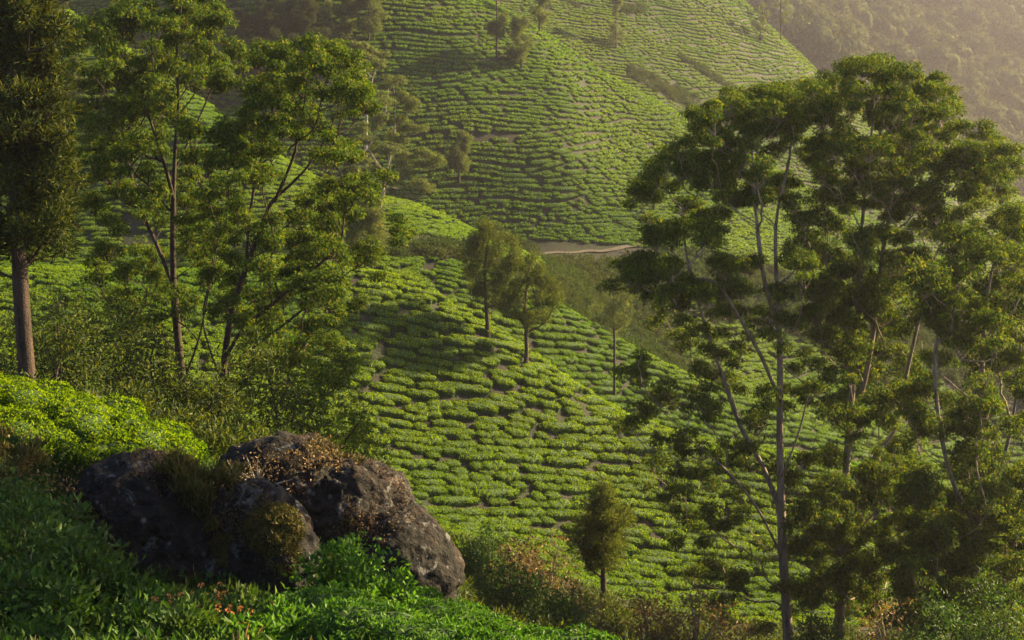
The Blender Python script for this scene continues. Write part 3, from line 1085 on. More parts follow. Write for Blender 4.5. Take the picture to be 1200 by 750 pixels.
B_PTS = [(1022,78),(992,85),(951,102),(970,96),(988,102),(1011,84),(1035,84),(1027,92),(1066,94),(1048,84),(1087,98),(1100,110),(1059,105),(1081,110),(1102,131),
 (962,115),(983,121),(1005,110),(1037,106),(1079,127),(1059,123),(1027,127),(1035,142),(1066,140),(1094,145),(1085,160),(1053,157),(990,153),(975,166),(996,175),
 (1027,168),(1014,178),(1070,175),(1040,190),(973,188),(953,178),(1079,194),(960,140),(1010,195),(1060,205),(1000,215),(970,210),(1035,218),
 (1131,154),(1115,159),(1150,163),(1170,172),(1182,184),(1165,178),(1135,176),(1113,181),(1100,189),(1146,190),(1172,199),(1175,212),(1126,195),(1136,210),(1105,203),(1157,208),(1092,217),
 (1070,233),(1044,242),(1092,243),(1124,233),(1148,230),(1157,244,.6),(1079,266),(1105,263),(1048,279),(1027,274),(979,272),(1009,283),(1000,240),(960,235),
 (1059,307),(1044,314),(992,307),(1022,333),(1038,333),(1061,328),(983,318),(953,341),(973,342),(1003,341),(957,367),(990,370),(968,300),(955,285),
 (1040,340),(1002,345),(987,373),(1047,387),(1020,370),(977,385),(1035,410),(1000,400),(1015,440),(985,420),(1060,440),(1067,423),
 (1000,463),(1027,473),(1007,490),(980,487),(1050,470),(985,567),(978,600),(1007,583),(1030,560),(1053,583),(1060,550),(1053,613),(1040,643),(1073,657),(1010,620),(1020,660),(1000,690),(1053,700),(1033,717)]
B_PTS += [(ga_.uniform(930, 1085), ga_.uniform(520, 720)) for _ in range(30)] + [(ga_.uniform(950, 1090), ga_.uniform(300, 520)) for _ in range(10)]
B_Y = 66.0
b_base = stand(983, B_Y)
grow('eucalyptus_tree', 'tallest eucalyptus with straight grey trunk and golden rounded top', 'tree', b_base,
     [[b_base] + P3([(984, 720), (988, 640), (991, 560), (997, 480), (1003, 400), (1008, 330), (1010, 270, .3), (1016, 200, .4), (1024, 130, .3), (1024, 95, .3)], B_Y),
      P3([(996, 500), (1012, 450, -.6), (1022, 400, -.8), (1030, 330, -.8), (1040, 260, -1), (1056, 190, -1), (1072, 130, -1)], B_Y),
      P3([(1000, 440), (990, 390, .8), (975, 320, 1), (968, 250, 1.3), (968, 180, 1.4), (968, 120, 1.4)], B_Y),
      P3([(993, 590), (1022, 540, .8), (1050, 500, 1.2), (1062, 440, 1.4), (1078, 370, 1.6), (1092, 310, 1.6), (1118, 260, 1.6), (1138, 210, 1.4)], B_Y),
      P3([(988, 650), (1025, 600, -1), (1060, 570, -1.4), (1075, 540, -1.6)], B_Y)],
     clumps_at(B_PTS, B_Y, g1, rx=20, rz=15, more=1.0), M['euc'], M['bark_euc'], seed=12, r_base=0.21, group='tall eucalyptus trees on the right')

C_PTS = [(1187,253),(1178,264),(1193,275),(1135,280),(1118,277),(1146,289),(1126,299),(1092,316),(1124,314),(1168,298),(1187,307),(1198,292),(1087,328),(1174,333),(1152,338),(1196,328),
 (1131,354),(1113,350),(1161,355),(1092,361),(1170,371),(1191,361),(1087,318),(1107,357),(1133,318),(1113,381),(1167,378),(1183,397),(1150,367),(1100,423),(1127,410),(1140,430),
 (1173,423),(1087,463),(1117,473),(1160,477),(1073,490),(1193,450),(1073,368),(1160,513),(1133,533),(1117,550),(1167,550),(1093,567),(1140,560),(1067,577),(1120,590),(1167,580),
 (1183,607),(1100,610),(1100,647),(1133,640),(1153,617),(1177,643),(1087,687),(1100,707),(1133,683),(1160,700),(1180,727),(1120,727),(1195,560),(1190,500),(1150,455),(1105,505),
 (1205,300),(1215,340),(1220,400),(1210,460),(1225,520),(1215,590),(1210,660),(1230,430),(1090,740),(1150,745),(1060,735),(1195,700),(1075,600),(1110,660),(1185,670),(1130,500)]
C_PTS += [(ga_.uniform(1050, 1215), ga_.uniform(560, 745)) for _ in range(44)]
C_Y = 60.0
c_base = stand(1135, C_Y)
grow('eucalyptus_tree', 'dark spreading eucalyptus at the edge of the view with dense low crown', 'tree', c_base,
     [[c_base] + P3([(1137, 720), (1142, 640), (1148, 560), (1150, 480), (1152, 400), (1160, 330), (1172, 280)], C_Y),
      P3([(1143, 620), (1115, 560, -.8), (1100, 490, -1), (1096, 420, -1), (1104, 360, -1)], C_Y),
      P3([(1146, 600), (1175, 540, .8), (1190, 470, 1), (1196, 400, 1.2), (1200, 330, 1.2)], C_Y),
      P3([(1138, 700), (1105, 660, 1), (1080, 620, 1.4), (1068, 590, 1.4)], C_Y)],
     clumps_at(C_PTS, C_Y, g1, rx=23, rz=15, more=0.7), M['euc'], M['bark_euc'], seed=13, r_base=0.24, group='tall eucalyptus trees on the right')

# --- the two eucalypts behind the tea knoll
L1_PTS = [(142,11),(127,19),(113,29),(157,16),(167,26),(142,34),(203,13),(193,19),(223,13),(248,9),(253,24),(233,21),(244,38),(215,35),(224,44),(187,48),(200,57),(233,61),(152,38),
 (94,36),(102,33),(84,49),(87,62),(127,67),(113,84),(137,68),(152,73),(172,79),(195,74),(213,77),(162,89),(137,95),(122,99),(187,89),(218,86),(237,91),(147,109),(109,95),(172,109),
 (269,52),(280,62),(256,74),(248,85),(261,95),(100,128),(119,124),(137,122),(152,125),(88,133),(172,127),(106,143),(132,147),(157,142),(177,152),(100,166),(122,172),(152,165),(218,149),
 (228,162),(203,138),(193,122),(142,182),(177,175),(228,182),(210,-5),(180,-8),(240,-12),(130,205),(150,225),(172,205),(112,195),(180,245),(140,265),(160,290),(125,300),(225,205),(240,230),
 (160,317),(143,328),(182,328),(133,350),(160,360),(187,300),(227,293),(213,262),(240,317),(190,225),(205,345),(180,375),(150,385),(225,355),(120,330),(215,240),(100,215),(115,245),(235,265)]
L1_Y = 62.0
l1 = stand(222, L1_Y)
grow('eucalyptus_tree', 'tall slender eucalyptus with one straight brown trunk behind the bright tea knoll', 'tree', l1,
     [[l1] + P3([(219, 490), (213, 440), (207, 380), (203, 320), (203, 250), (205, 180), (209, 120), (207, 60), (212, 10), (212, -10)], L1_Y),
      P3([(214, 450), (232, 400, -.6), (243, 350, -.8), (250, 290, -1), (246, 240, -1)], L1_Y),
      P3([(205, 340), (185, 290, .8), (165, 245, 1.2), (150, 190, 1.6), (140, 130, 1.6)], L1_Y),
      P3([(204, 235), (192, 190, -.8), (172, 130, -1.2), (150, 80, -1.4), (135, 45, -1.4)], L1_Y),
      P3([(205, 200), (228, 150, .6), (248, 105, 1), (264, 75, 1)], L1_Y)],
     clumps_at(L1_PTS, L1_Y, g1, rx=15.5, rz=11.5, more=1.0), M['euc'], M['bark_dark'], seed=14, r_base=0.165, npuff=84, group='eucalyptus trees behind the knoll')

L2_PTS = [(359,54),(336,59),(316,61),(306,69),(324,69),(384,57),(397,59),(382,69),(402,72),(415,80),(354,69),(329,77),(362,82),(336,92),(387,82),(417,99),(402,104),(427,111),(425,122),
 (387,109),(367,109),(407,117),(346,109),(326,107),(303,104),(286,100),(308,122),(331,127),(362,132),(367,142),(316,142),(291,137),(336,147),(286,150),(303,157),(270,152),(349,157),
 (255,167),(278,175),(316,178),(250,183),(402,172),(382,178),(412,180),(390,165),(265,190),(250,231),(273,231),(291,193),(308,200),(382,218),(402,213),(425,210),(443,213),(417,220),
 (367,231),(357,236),(392,231),(372,253),(392,251),(404,256),(382,263),(346,256),(329,264),(346,281),(367,287),(382,290),(394,295),(362,300),(428,296),(434,303,.7),(468,260,.5),(463,270,.5),
 (255,256),(273,266),(255,286),(286,253),(316,281),(336,312),(321,322),(303,312),(278,307),(354,322),(379,322),(392,312),(329,345),(303,345),(273,337),(253,322),(362,342),(379,352),(392,335),
 (422,352,.7),(333,393),(300,390),(360,383),(383,400),(333,423),(293,430),(367,430),(393,450),(267,350),(280,370),(310,365),(350,410),(390,375),(405,425,.8)]
L2_Y = 58.0
l2 = stand(260, L2_Y)
grow('eucalyptus_tree', 'many-limbed eucalyptus leaning over the sunlit tea with orange lit limbs', 'tree', l2,
     [[l2] + P3([(259, 490), (262, 455), (264, 415), (272, 365), (288, 315), (303, 275), (318, 238), (342, 215), (362, 193), (385, 155), (398, 120)], L2_Y),
      P3([(264, 420), (285, 385, -.6), (315, 360, -1), (350, 330, -1.4), (385, 300, -1.6), (398, 285, -1.6)], L2_Y),
      P3([(262, 440), (300, 405, .6), (340, 375, 1), (380, 340, 1.2), (410, 318, 1.2)], L2_Y),
      P3([(288, 318), (292, 260, .8), (300, 210, 1), (315, 150, 1.2), (325, 100, 1.2)], L2_Y),
      P3([(262, 450), (246, 410, .6), (238, 370, .8), (248, 320, 1), (258, 270, 1.2)], L2_Y),
      P3([(322, 236), (345, 180, -.8), (355, 130, -1.2), (360, 90, -1.4)], L2_Y)],
     clumps_at(L2_PTS, L2_Y, g1, rx=16, rz=11.5, more=1.0), M['euc'], M['bark_dark'], seed=15, r_base=0.165, npuff=84, group='eucalyptus trees behind the knoll')


# --- feathery silver oaks
def auto_clumps(px, py0, py1, halfw, Y, n, g, shape='oval', rx=None, dens=1.0):
    """Clumps filling a crown that spans rows py0 (top) to py1 (bottom) about column px."""
    out = []
    s = Y / FPX
    for _ in range(n):
        t = g.random()
        if shape == 'cone':
            w = halfw * (0.25 + 0.75 * t ** 0.8)
        elif shape == 'column':
            w = halfw * min(1, 0.45 + 2.2 * min(t, 1 - t))
        else:
            w = halfw * math.sqrt(max(0.05, 1 - (2 * t - 1) ** 2))
        a = g.uniform(0, 2 * math.pi)
        q = w * math.sqrt(g.uniform(0.05, 1)) * 0.8
        k = (rx or halfw * 0.36) * g.uniform(0.7, 1.25)
        out.append((at(px + q * math.cos(a), py0 + (py1 - py0) * t, Y + q * s * math.sin(a)), k * s, k * s * 0.8))
    return out


def oak(name, label, px, Y, trunk_px, top, bottom, halfw, n, leaf, bark, seed, shape='oval', group=None, LL=0.26, LW=0.07, r_base=0.13, npuff=60, pr=None, split=False, style='spray', base_py=None, cat='tree', clumps=None, twigs=True, crown_x=None):
    g = np.random.default_rng(seed)
    b = stand(px, Y)
    s = Y / FPX
    cx = trunk_px[-1][0] if crown_x is None else crown_x
    cl = clumps if clumps is not None else auto_clumps(cx, top, bottom, halfw, Y, n, g, shape)
    return grow(name, label, cat, b, [[b] + P3(trunk_px, Y)], cl, leaf, bark, style=style, pr=pr or halfw * s * 0.22, npuff=npuff, LL=LL, LW=LW, r_base=r_base, group=group, split=split, seed=seed, twigs=twigs, sides=7, up=0.5, low=0.25)


gl = np.random.default_rng(55)
# big dark one at the edge
DK = []
for t in np.linspace(0, 1, 112):
    w = 60 - 26 * abs(t - 0.6)
    q = gl.uniform(-1, 1)
    DK.append((22 + q * w * (0.75 + 0.25 * t), -60 + 350 * t + gl.normal() * 6))
DK += [(70, 215), (62, 250), (75, 180), (70, 130), (55, 60), (45, 20), (72, 240), (60, 275), (40, 290), (20, 285), (66, 95), (78, 205)]
dk_cl = []
for (x, y) in DK:
    Yk = 45.0
    dk_cl.append((at(x, y, Yk + gl.normal() * 0.9), gl.uniform(11, 21) * Yk / FPX, gl.uniform(12, 18) * Yk / FPX))
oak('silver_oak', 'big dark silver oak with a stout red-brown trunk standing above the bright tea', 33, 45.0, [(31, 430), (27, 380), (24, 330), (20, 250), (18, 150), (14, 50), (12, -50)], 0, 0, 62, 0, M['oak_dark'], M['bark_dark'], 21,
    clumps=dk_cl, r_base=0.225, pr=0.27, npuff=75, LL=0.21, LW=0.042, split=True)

# the pair on the sunlit slope and their neighbour
TA = [(566,276,1.1),(556,286),(585,283,1.1),(600,292),(550,300),(573,300,1.1),(594,305),(560,318),(578,322),(547,314),(604,306,.7),(570,340,.8),(590,328,.8),(574,268,.8),(583,352,.5),(558,338,.5)]
gA = np.random.default_rng(61)
Yb = hit(572, 394, 90)[1]
oak('silver_oak', 'rounder of the two shade trees standing together on the sunlit tea slope', 572, Yb, [(571, 375), (569, 350), (568, 320), (571, 285)], 0, 0, 34, 0, M['shade_oak'], M['bark_dark'], 31,
    clumps=clumps_at(TA, Yb, gA, rx=12.5, rz=11.5, spread=0.6, jit=2), r_base=0.15, pr=0.42, npuff=200, LL=0.16, LW=0.05, group='shade trees on the sunlit slope')
TB = [(624,302,.6),(614,314,.8),(632,316,.8),(603,330,.9),(621,330),(640,334,.9),(596,348,.9),(612,350),(632,350),(648,354,.8),(606,366,.8),(624,368,.8),(592,360,.6),(640,370,.6),(650,342,.6),(616,380,.5),(586,342,.5)]
Yb = hit(616, 433, 85)[1]
oak('silver_oak', 'pointed shade tree with a long thin bare trunk, standing lowest on the sunlit tea slope', 616, Yb, [(617, 410), (616, 385), (615, 365), (619, 310)], 0, 0, 34, 0, M['shade_oak'], M['bark_dark'], 32,
    clumps=clumps_at(TB, Yb, gA, rx=11.5, rz=10, spread=0.6, jit=2), r_base=0.14, pr=0.38, npuff=200, LL=0.16, LW=0.05, group='shade trees on the sunlit slope')
TC = [(719,333,.7),(708,345,.8),(727,346,.8),(700,360,.8),(718,360),(733,362,.7),(706,376,.8),(724,377,.8),(716,388,.6)]
oak('silver_oak', 'small airy shade tree in the gully beside the tall eucalypts', 720, 140.0, [(720, 400), (719, 380), (719, 345)], 0, 0, 24, 0, M['pale'], M['bark_dark'], 33,
    clumps=clumps_at(TC, 140.0, gA, rx=12, rz=10, spread=0.8, jit=2), r_base=0.11, pr=0.36, npuff=80, LL=0.18, LW=0.05, group='shade trees on the sunlit slope')

# hazy trees on the far hill
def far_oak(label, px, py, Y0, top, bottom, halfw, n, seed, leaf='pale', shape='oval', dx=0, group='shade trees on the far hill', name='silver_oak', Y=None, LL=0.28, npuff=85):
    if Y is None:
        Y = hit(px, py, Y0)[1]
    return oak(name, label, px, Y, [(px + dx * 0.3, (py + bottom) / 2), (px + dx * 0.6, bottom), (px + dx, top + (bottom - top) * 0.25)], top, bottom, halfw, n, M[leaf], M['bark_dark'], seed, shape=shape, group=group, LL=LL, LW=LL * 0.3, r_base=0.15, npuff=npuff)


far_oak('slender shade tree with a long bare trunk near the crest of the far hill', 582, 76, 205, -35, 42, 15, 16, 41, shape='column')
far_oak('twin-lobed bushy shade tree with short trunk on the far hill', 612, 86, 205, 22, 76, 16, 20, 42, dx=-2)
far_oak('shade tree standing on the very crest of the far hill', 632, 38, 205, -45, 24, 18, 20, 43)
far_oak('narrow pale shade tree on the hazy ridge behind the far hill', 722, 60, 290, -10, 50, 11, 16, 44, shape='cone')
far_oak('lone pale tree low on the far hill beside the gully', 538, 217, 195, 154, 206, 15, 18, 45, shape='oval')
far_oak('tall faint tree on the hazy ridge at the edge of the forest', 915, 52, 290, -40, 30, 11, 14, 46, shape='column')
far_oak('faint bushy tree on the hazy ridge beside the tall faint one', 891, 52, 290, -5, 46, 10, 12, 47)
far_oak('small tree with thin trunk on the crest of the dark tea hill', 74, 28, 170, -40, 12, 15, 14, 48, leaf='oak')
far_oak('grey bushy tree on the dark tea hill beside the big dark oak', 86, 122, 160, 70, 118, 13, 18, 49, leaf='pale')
# the pale trunked eucalyptus in the haze
M_PTS = [(453,101),(461,96),(470,115),(481,121),(488,127),(440,116),(455,121),(446,136),(465,141),(480,151),(491,152),(440,151),(424,151),(470,166),(497,183),(511,187),(505,196),(480,181),(460,176),(440,181),
 (424,186),(450,206),(475,206),(490,217),(465,217),(440,201),(428,217),(498,222,.8),(418,170),(432,165),(412,200),(455,160),(478,195)]
Ym = 160.0
mb_ = stand(437, Ym)
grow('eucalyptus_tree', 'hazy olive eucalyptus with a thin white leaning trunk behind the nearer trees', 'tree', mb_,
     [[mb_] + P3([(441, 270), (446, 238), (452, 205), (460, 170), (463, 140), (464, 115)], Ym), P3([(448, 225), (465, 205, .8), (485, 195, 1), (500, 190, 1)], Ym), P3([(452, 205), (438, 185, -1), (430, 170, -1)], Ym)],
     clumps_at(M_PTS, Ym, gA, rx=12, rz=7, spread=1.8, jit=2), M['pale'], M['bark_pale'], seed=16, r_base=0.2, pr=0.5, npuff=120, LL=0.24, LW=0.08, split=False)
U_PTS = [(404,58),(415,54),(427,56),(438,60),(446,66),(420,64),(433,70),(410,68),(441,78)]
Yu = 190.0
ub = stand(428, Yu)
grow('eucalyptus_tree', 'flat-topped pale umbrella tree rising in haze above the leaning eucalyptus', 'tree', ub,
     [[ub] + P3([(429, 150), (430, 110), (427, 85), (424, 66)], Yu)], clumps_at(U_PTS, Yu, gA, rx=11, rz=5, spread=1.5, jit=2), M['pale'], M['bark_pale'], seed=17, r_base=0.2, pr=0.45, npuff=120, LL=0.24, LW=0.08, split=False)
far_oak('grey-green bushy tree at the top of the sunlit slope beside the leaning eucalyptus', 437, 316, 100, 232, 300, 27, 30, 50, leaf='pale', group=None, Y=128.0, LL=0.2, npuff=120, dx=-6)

# dark grove in the fold of the far hill
GROVE = [(282,92,45,15,'lowest at the edge of the grove'),(300,100,52,16,'lowest in the middle of the grove'),(322,98,60,17,'beside the forked bare trunk of the grove'),(345,100,55,18,'broad one in the front of the grove'),(372,95,62,17,'tall front one of the grove nearest the open tea'),
         (284,62,50,14,'upper one at the dark edge of the grove'),(306,58,55,16,'upper one over the middle of the grove'),(332,56,60,17,'upper broad one of the grove'),(358,52,55,16,'upper one next to the open tea'),(386,62,60,12,'thin one apart from the grove on the open tea'),
         (405,48,58,13,'thin one above the umbrella tree'),(432,52,62,17,'grey bushy one at the fold of the far hill'),(398,84,40,12,'small low one between grove and umbrella tree')]
for k, (px, py, hh, hw, lb) in enumerate(GROVE):
    far_oak('dark hazy tree, ' + lb, px, py, 190, py - hh, py - hh * 0.18, hw, 20, 300 + k, leaf='wood_far' if k not in (9, 10, 11) else 'pale', group='trees in the fold of the far hill', name='grove_tree')

# ------------------------------------------------------------------ boulders
def rock_col(nt, pos):
    n1 = noise(nt, 0.9, 6, 0.65, pos)
    n2 = noise(nt, 5.0, 6, 0.7, pos)
    n3 = noise(nt, 2.2, 5, 0.75, pos, 0.6)
    base = ramp(nt, [(0.36, (0.0055, 0.0047, 0.0042)), (0.5, (0.0135, 0.0118, 0.0105)), (0.70, (0.038, 0.032, 0.028))], n2)
    brown = ramp(nt, [(0.35, (0.020, 0.012, 0.008)), (0.65, (0.060, 0.034, 0.023))], n2)
    c = mixc(nt, ramp(nt, [(0.50, (0, 0, 0)), (0.66, (1, 1, 1))], n1), base, brown)
    lich = ramp(nt, [(0.57, (0, 0, 0)), (0.63, (1, 1, 1))], n3)
    v = nt.nodes.new('ShaderNodeTexVoronoi')
    v.inputs['Scale'].default_value = 3.4
    nt.links.new(pos, v.inputs['Vector'])
    spots = ramp(nt, [(0.10, (1, 1, 1)), (0.20, (0, 0, 0))], v.outputs['Distance'])
    sp2 = math_(nt, 'MULTIPLY', spots, ramp(nt, [(0.45, (0, 0, 0)), (0.55, (1, 1, 1))], noise(nt, 1.3, 4, 0.6, pos)))
    c = mixc(nt, math_(nt, 'MULTIPLY', lich, 0.6), c, (0.17, 0.16, 0.15))
    return mixc(nt, math_(nt, 'MULTIPLY', sp2, 0.55), c, (0.22, 0.215, 0.20))


M['rock'] = surf_mat('rock', rock_col, rough=0.85, spec=0.12, bump=(5.0, 1.0, 0.18))
M['wood_core'] = surf_mat('forest_mass', lambda nt, p: ramp(nt, [(0.35, (0.030, 0.040, 0.016)), (0.65, (0.075, 0.078, 0.032))], noise(nt, 0.9, 4, 0.6, p)), rough=1.0, spec=0.0)
M['moss'] = leaf_mat('moss', [(0.0, (0.035, 0.030, 0.008)), (0.4, (0.07, 0.065, 0.012)), (0.75, (0.10, 0.10, 0.016)), (1.0, (0.16, 0.08, 0.035))], 0.2)
M['litter'] = leaf_mat('litter', [(0.0, (0.035, 0.024, 0.013)), (0.5, (0.075, 0.048, 0.026)), (1.0, (0.17, 0.105, 0.055))], 0.15, tcol=(1, 0.8, 0.6))


def ico(sub):
    import bmesh
    bm = bmesh.new()
    bmesh.ops.create_icosphere(bm, subdivisions=sub, radius=1.0)
    v = np.array([x.co[:] for x in bm.verts])
    f = np.array([[l.index for l in p.verts] for p in bm.faces])
    bm.free()
    return v, f


ICO_V, ICO_F = ico(6)
FRONT_S = 29.0 / FPX


def boulder(label, cpx, cpy, Y, ells, seed, moss=None, litter=None):
    """A boulder whose outline is the union of ellipsoids given as (px, py, distance offset, half width, half height, half depth) in photo pixels."""
    s = Y / FPX
    c = at(cpx, cpy, Y)
    d = ICO_V
    r = np.zeros(len(d))
    for (ex, ey, dy, rx, ry, rd) in ells:
        o = (at(ex, ey, Y) + [0, dy, 0]) - c
        R = np.array([rx * s, rd * s, ry * s])
        a = ((d / R) ** 2).sum(1)
        b = (d * o / R ** 2).sum(1)
        k = ((o / R) ** 2).sum() - 1
        disc = b * b - a * k
        t = np.where(disc > 0, (b + np.sqrt(np.maximum(disc, 0))) / a, 0)
        r = np.maximum(r, t)
    p = d * r[:, None]
    q = (p + c)
    n = fbm(q * 0.55 + seed, 4, seed, 0.5) * 0.15
    ridge = 1 - np.abs(fbm(q * [0.8, 0.8, 1.9] + [0, 0, 0.9] * q[:, :1] * 0.5 + seed * 2, 5, seed + 5, 0.55))
    n += (ridge - 0.75) * 0.13 + fbm(q * 4.0, 4, seed + 7, 0.6) * 0.065
    for cs, wd, dp in ((0.45, 0.03, 0.16), (0.9, 0.025, 0.08)):
        crack = np.abs(fbm(q * [cs, cs, cs * 2.0] + [seed, 3, 7], 2, seed + 11, 0.35))
        n -= np.clip(1 - crack / wd, 0, 1) * dp
    p = d * np.maximum(r + n, 0.3)[:, None]
    mb = MB().add(p, ICO_F)
    root = mb.build('boulder', M['rock'], smooth=True, loc=c)
    tag(root, label, 'boulder', 'granite boulders in front of the tea slope')
    g = np.random.default_rng(seed)
    v0, v1, v2 = p[ICO_F[:, 0]], p[ICO_F[:, 1]], p[ICO_F[:, 2]]
    fn = unit(np.cross(v1 - v0, v2 - v0))
    fc = (v0 + v1 + v2) / 3
    w = c + fc
    fpx, fpy = CXP + FPX * w[:, 0] / w[:, 1], HZ - FPX * w[:, 2] / w[:, 1]
    patch = vnoise(w * 1.1 + seed, seed + 20) + 0.4 * vnoise(w * 3.3, seed + 21)
    for nm, zones, mat, LL, cnt in (('moss', moss, M['moss'], 0.07, 26), ('leaf_litter', litter, M['litter'], 0.07, 6)):
        if not zones:
            continue
        sel = np.zeros(len(w), bool)
        for (zx, zy, zr, th) in zones:
            sel |= (np.hypot(fpx - zx, (fpy - zy) * 1.1) < zr) & (patch > th) & (fn[:, 1] < 0.75)
        k = np.where(sel)[0]
        if len(k) == 0:
            continue
        k = g.choice(k, size=min(len(k) * cnt // 6, 16000))
        pos = fc[k] + g.normal(size=(len(k), 3)) * 0.02
        b = MB()
        leaf_geo(b, pos, unit(fn[k] * 0.6 + g.normal(size=(len(k), 3)) * 0.7 + [0, 0, 0.2]), unit(fn[k] + g.normal(size=(len(k), 3)) * 0.4), LL * g.uniform(0.5, 1.4, len(k)), LL * 0.32, 0)
        o = b.build(nm, mat, root)
        o['kind'] = 'stuff'
    return root


boulder('dark sloping boulder with pale lichen patches below the bright tea', 178, 632, 29.5,
        [(140, 612, .6, 72, 82, 70), (180, 628, 0, 82, 96, 78), (222, 668, -.4, 58, 82, 66), (120, 660, .4, 70, 80, 70)], 3,
        litter=[(200, 540, 45, -0.1)])
boulder('brown mossy boulder wedged between the two dark ones', 310, 640, 29.0,
        [(298, 640, 0, 62, 78, 60), (335, 662, -.5, 44, 78, 54), (285, 690, -.4, 70, 60, 60)], 5,
        moss=[(322, 622, 34, -0.3), (335, 655, 20, -0.2), (275, 640, 30, 0.25)], litter=[(280, 600, 40, -0.1), (255, 620, 30, 0.1)])
boulder('largest boulder, long and humped, with a streaked rusty side and dry plants on top', 400, 632, 31.5,
        [(335, 602, .5, 92, 84, 80), (405, 634, .2, 84, 94, 78), (462, 684, -.2, 80, 98, 72), (300, 620, .8, 70, 90, 70)], 8,
        litter=[(350, 545, 75, -0.15), (430, 590, 55, 0.0)], moss=[(395, 560, 60, 0.25)])


# ------------------------------------------------------------------ shrubs
def shrub(name, label, px, Y, w, h, leaf, seed, n=900, LL=0.10, LW=0.045, group=None, base=None, cat='shrub', stems=7, bark='bark_dark', puff=None, style='spray', sparse=1.0, flowers=None):
    """A leafy mound w metres wide and h metres high on several stems."""
    g = np.random.default_rng(seed)
    b = np.asarray(base if base is not None else stand(px, Y))
    root = empty(name, b, label, cat, group)
    fo, st = MB(), MB()
    pr = puff or max(0.16, min(0.42, w * 0.2))
    m = int(np.clip(7.0 * (w * h) / (pr * pr) * 0.28, 7, 90))
    cs = []
    for k in range(m):
        d = unit(g.normal(size=3))
        d[2] = abs(d[2])
        q = (0.45 + 0.5 * g.random() ** 0.5)
        c = b + d * q * [w / 2, w / 2, h] + [0, 0, h * 0.05]
        r = pr * g.uniform(0.7, 1.25)
        cs.append(c)
        puff_leaves(fo, c, r, max(6, int(n / m * g.uniform(0.7, 1.3) * sparse)), LL, LW, style, g)
    for k in range(stems):
        c = cs[int(g.integers(len(cs)))]
        mid = b + (c - b) * [0.35, 0.35, 0.6] + g.normal(size=3) * 0.05
        tube(st, catmull([b + g.normal(size=3) * [0.08, 0.08, 0], mid, c], 3), np.linspace(0.03, 0.008, 7) * max(0.6, min(2, h)), 5)
    fo.build('foliage', leaf, root, offset=b)
    st.build('stems', M[bark], root, offset=b)
    if flowers:
        fm, mat, cnt = flowers
        for k in range(cnt):
            c = cs[int(g.integers(len(cs)))] + unit(g.normal(size=3) + [0, -0.9, 1.0]) * pr * 1.15
            o = bpy.data.objects.new('flower_head', fm)
            COL.objects.link(o)
            o.parent = root
            o.location = c - b
            o.rotation_euler = (g.uniform(-.5, .5), g.uniform(-.5, .5), g.uniform(0, 6))
            o.scale = (g.uniform(0.8, 1.45),) * 3
    return root


# bright tea bed on top of the knoll, and the darker bushes below it: close enough to see the leaves
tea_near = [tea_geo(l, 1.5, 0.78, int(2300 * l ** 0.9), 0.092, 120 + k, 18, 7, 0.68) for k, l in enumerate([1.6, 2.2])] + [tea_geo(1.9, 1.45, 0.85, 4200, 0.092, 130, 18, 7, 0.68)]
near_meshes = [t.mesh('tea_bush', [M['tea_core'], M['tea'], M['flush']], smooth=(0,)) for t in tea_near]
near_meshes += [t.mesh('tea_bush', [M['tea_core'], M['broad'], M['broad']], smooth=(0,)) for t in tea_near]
NEAR = []
gk = np.random.default_rng(77)
ORD = ['first', 'second', 'third', 'fourth', 'fifth', 'sixth', 'seventh', 'eighth']
for Y, px0, px1, row in ((30.9, -70, 150, 'front row'), (31.8, -70, 205, 'second row'), (32.7, -70, 228, 'middle row'), (33.6, -70, 238, 'fourth row'), (34.5, -70, 235, 'back row')):
    nth = 0
    x = px0 + gk.uniform(0, 30)
    while x < px1:
        NEAR.append((x, Y + gk.normal() * 0.15, gk.uniform(-0.25, 0.05), int(gk.integers(3)), gk.uniform(0.82, 0.94), 'bright tea bush on the knoll, %s in the %s from the dark oak side' % (ORD[nth], row), 'tea bushes on the knoll'))
        nth += 1
        x += 1.3 / Y * FPX * gk.uniform(0.9, 1.1)
for q_, (px, Y) in enumerate(((405, 26.2), (455, 25.4), (505, 24.4), (548, 23.6), (592, 23.0), (640, 22.6), (690, 22.2), (430, 23.2), (485, 22.4), (535, 21.6), (590, 21.0), (645, 20.6), (410, 21.4), (470, 20.4), (530, 19.6), (590, 19.0))):
    row, nth = ('back row', q_) if q_ < 7 else ('middle row', q_ - 7) if q_ < 12 else ('front row', q_ - 12)
    NEAR.append((px, Y, gk.uniform(-0.6, -0.1), 3 + int(gk.integers(3)), gk.uniform(0.85, 1.05), 'glossy tea bush below the largest boulder, %s in the %s from the mossy boulder' % (ORD[nth], row), 'tea bushes below the boulders'))
for (px, Y, yaw, v, sc, lb, gp) in NEAR:
    p = stand(px, Y, 0.08)
    o = bpy.data.objects.new('tea_bush', near_meshes[v])
    COL.objects.link(o)
    e = 0.6
    gx = float(H(np.array([p[0] + e]), np.array([p[1]]))[0] - H(np.array([p[0] - e]), np.array([p[1]]))[0]) / (2 * e)
    o.location, o.rotation_euler, o.scale = p, (0, -math.atan(gx) * 0.8, yaw), (sc, sc, sc)
    tag(o, lb, 'tea bush', gp)

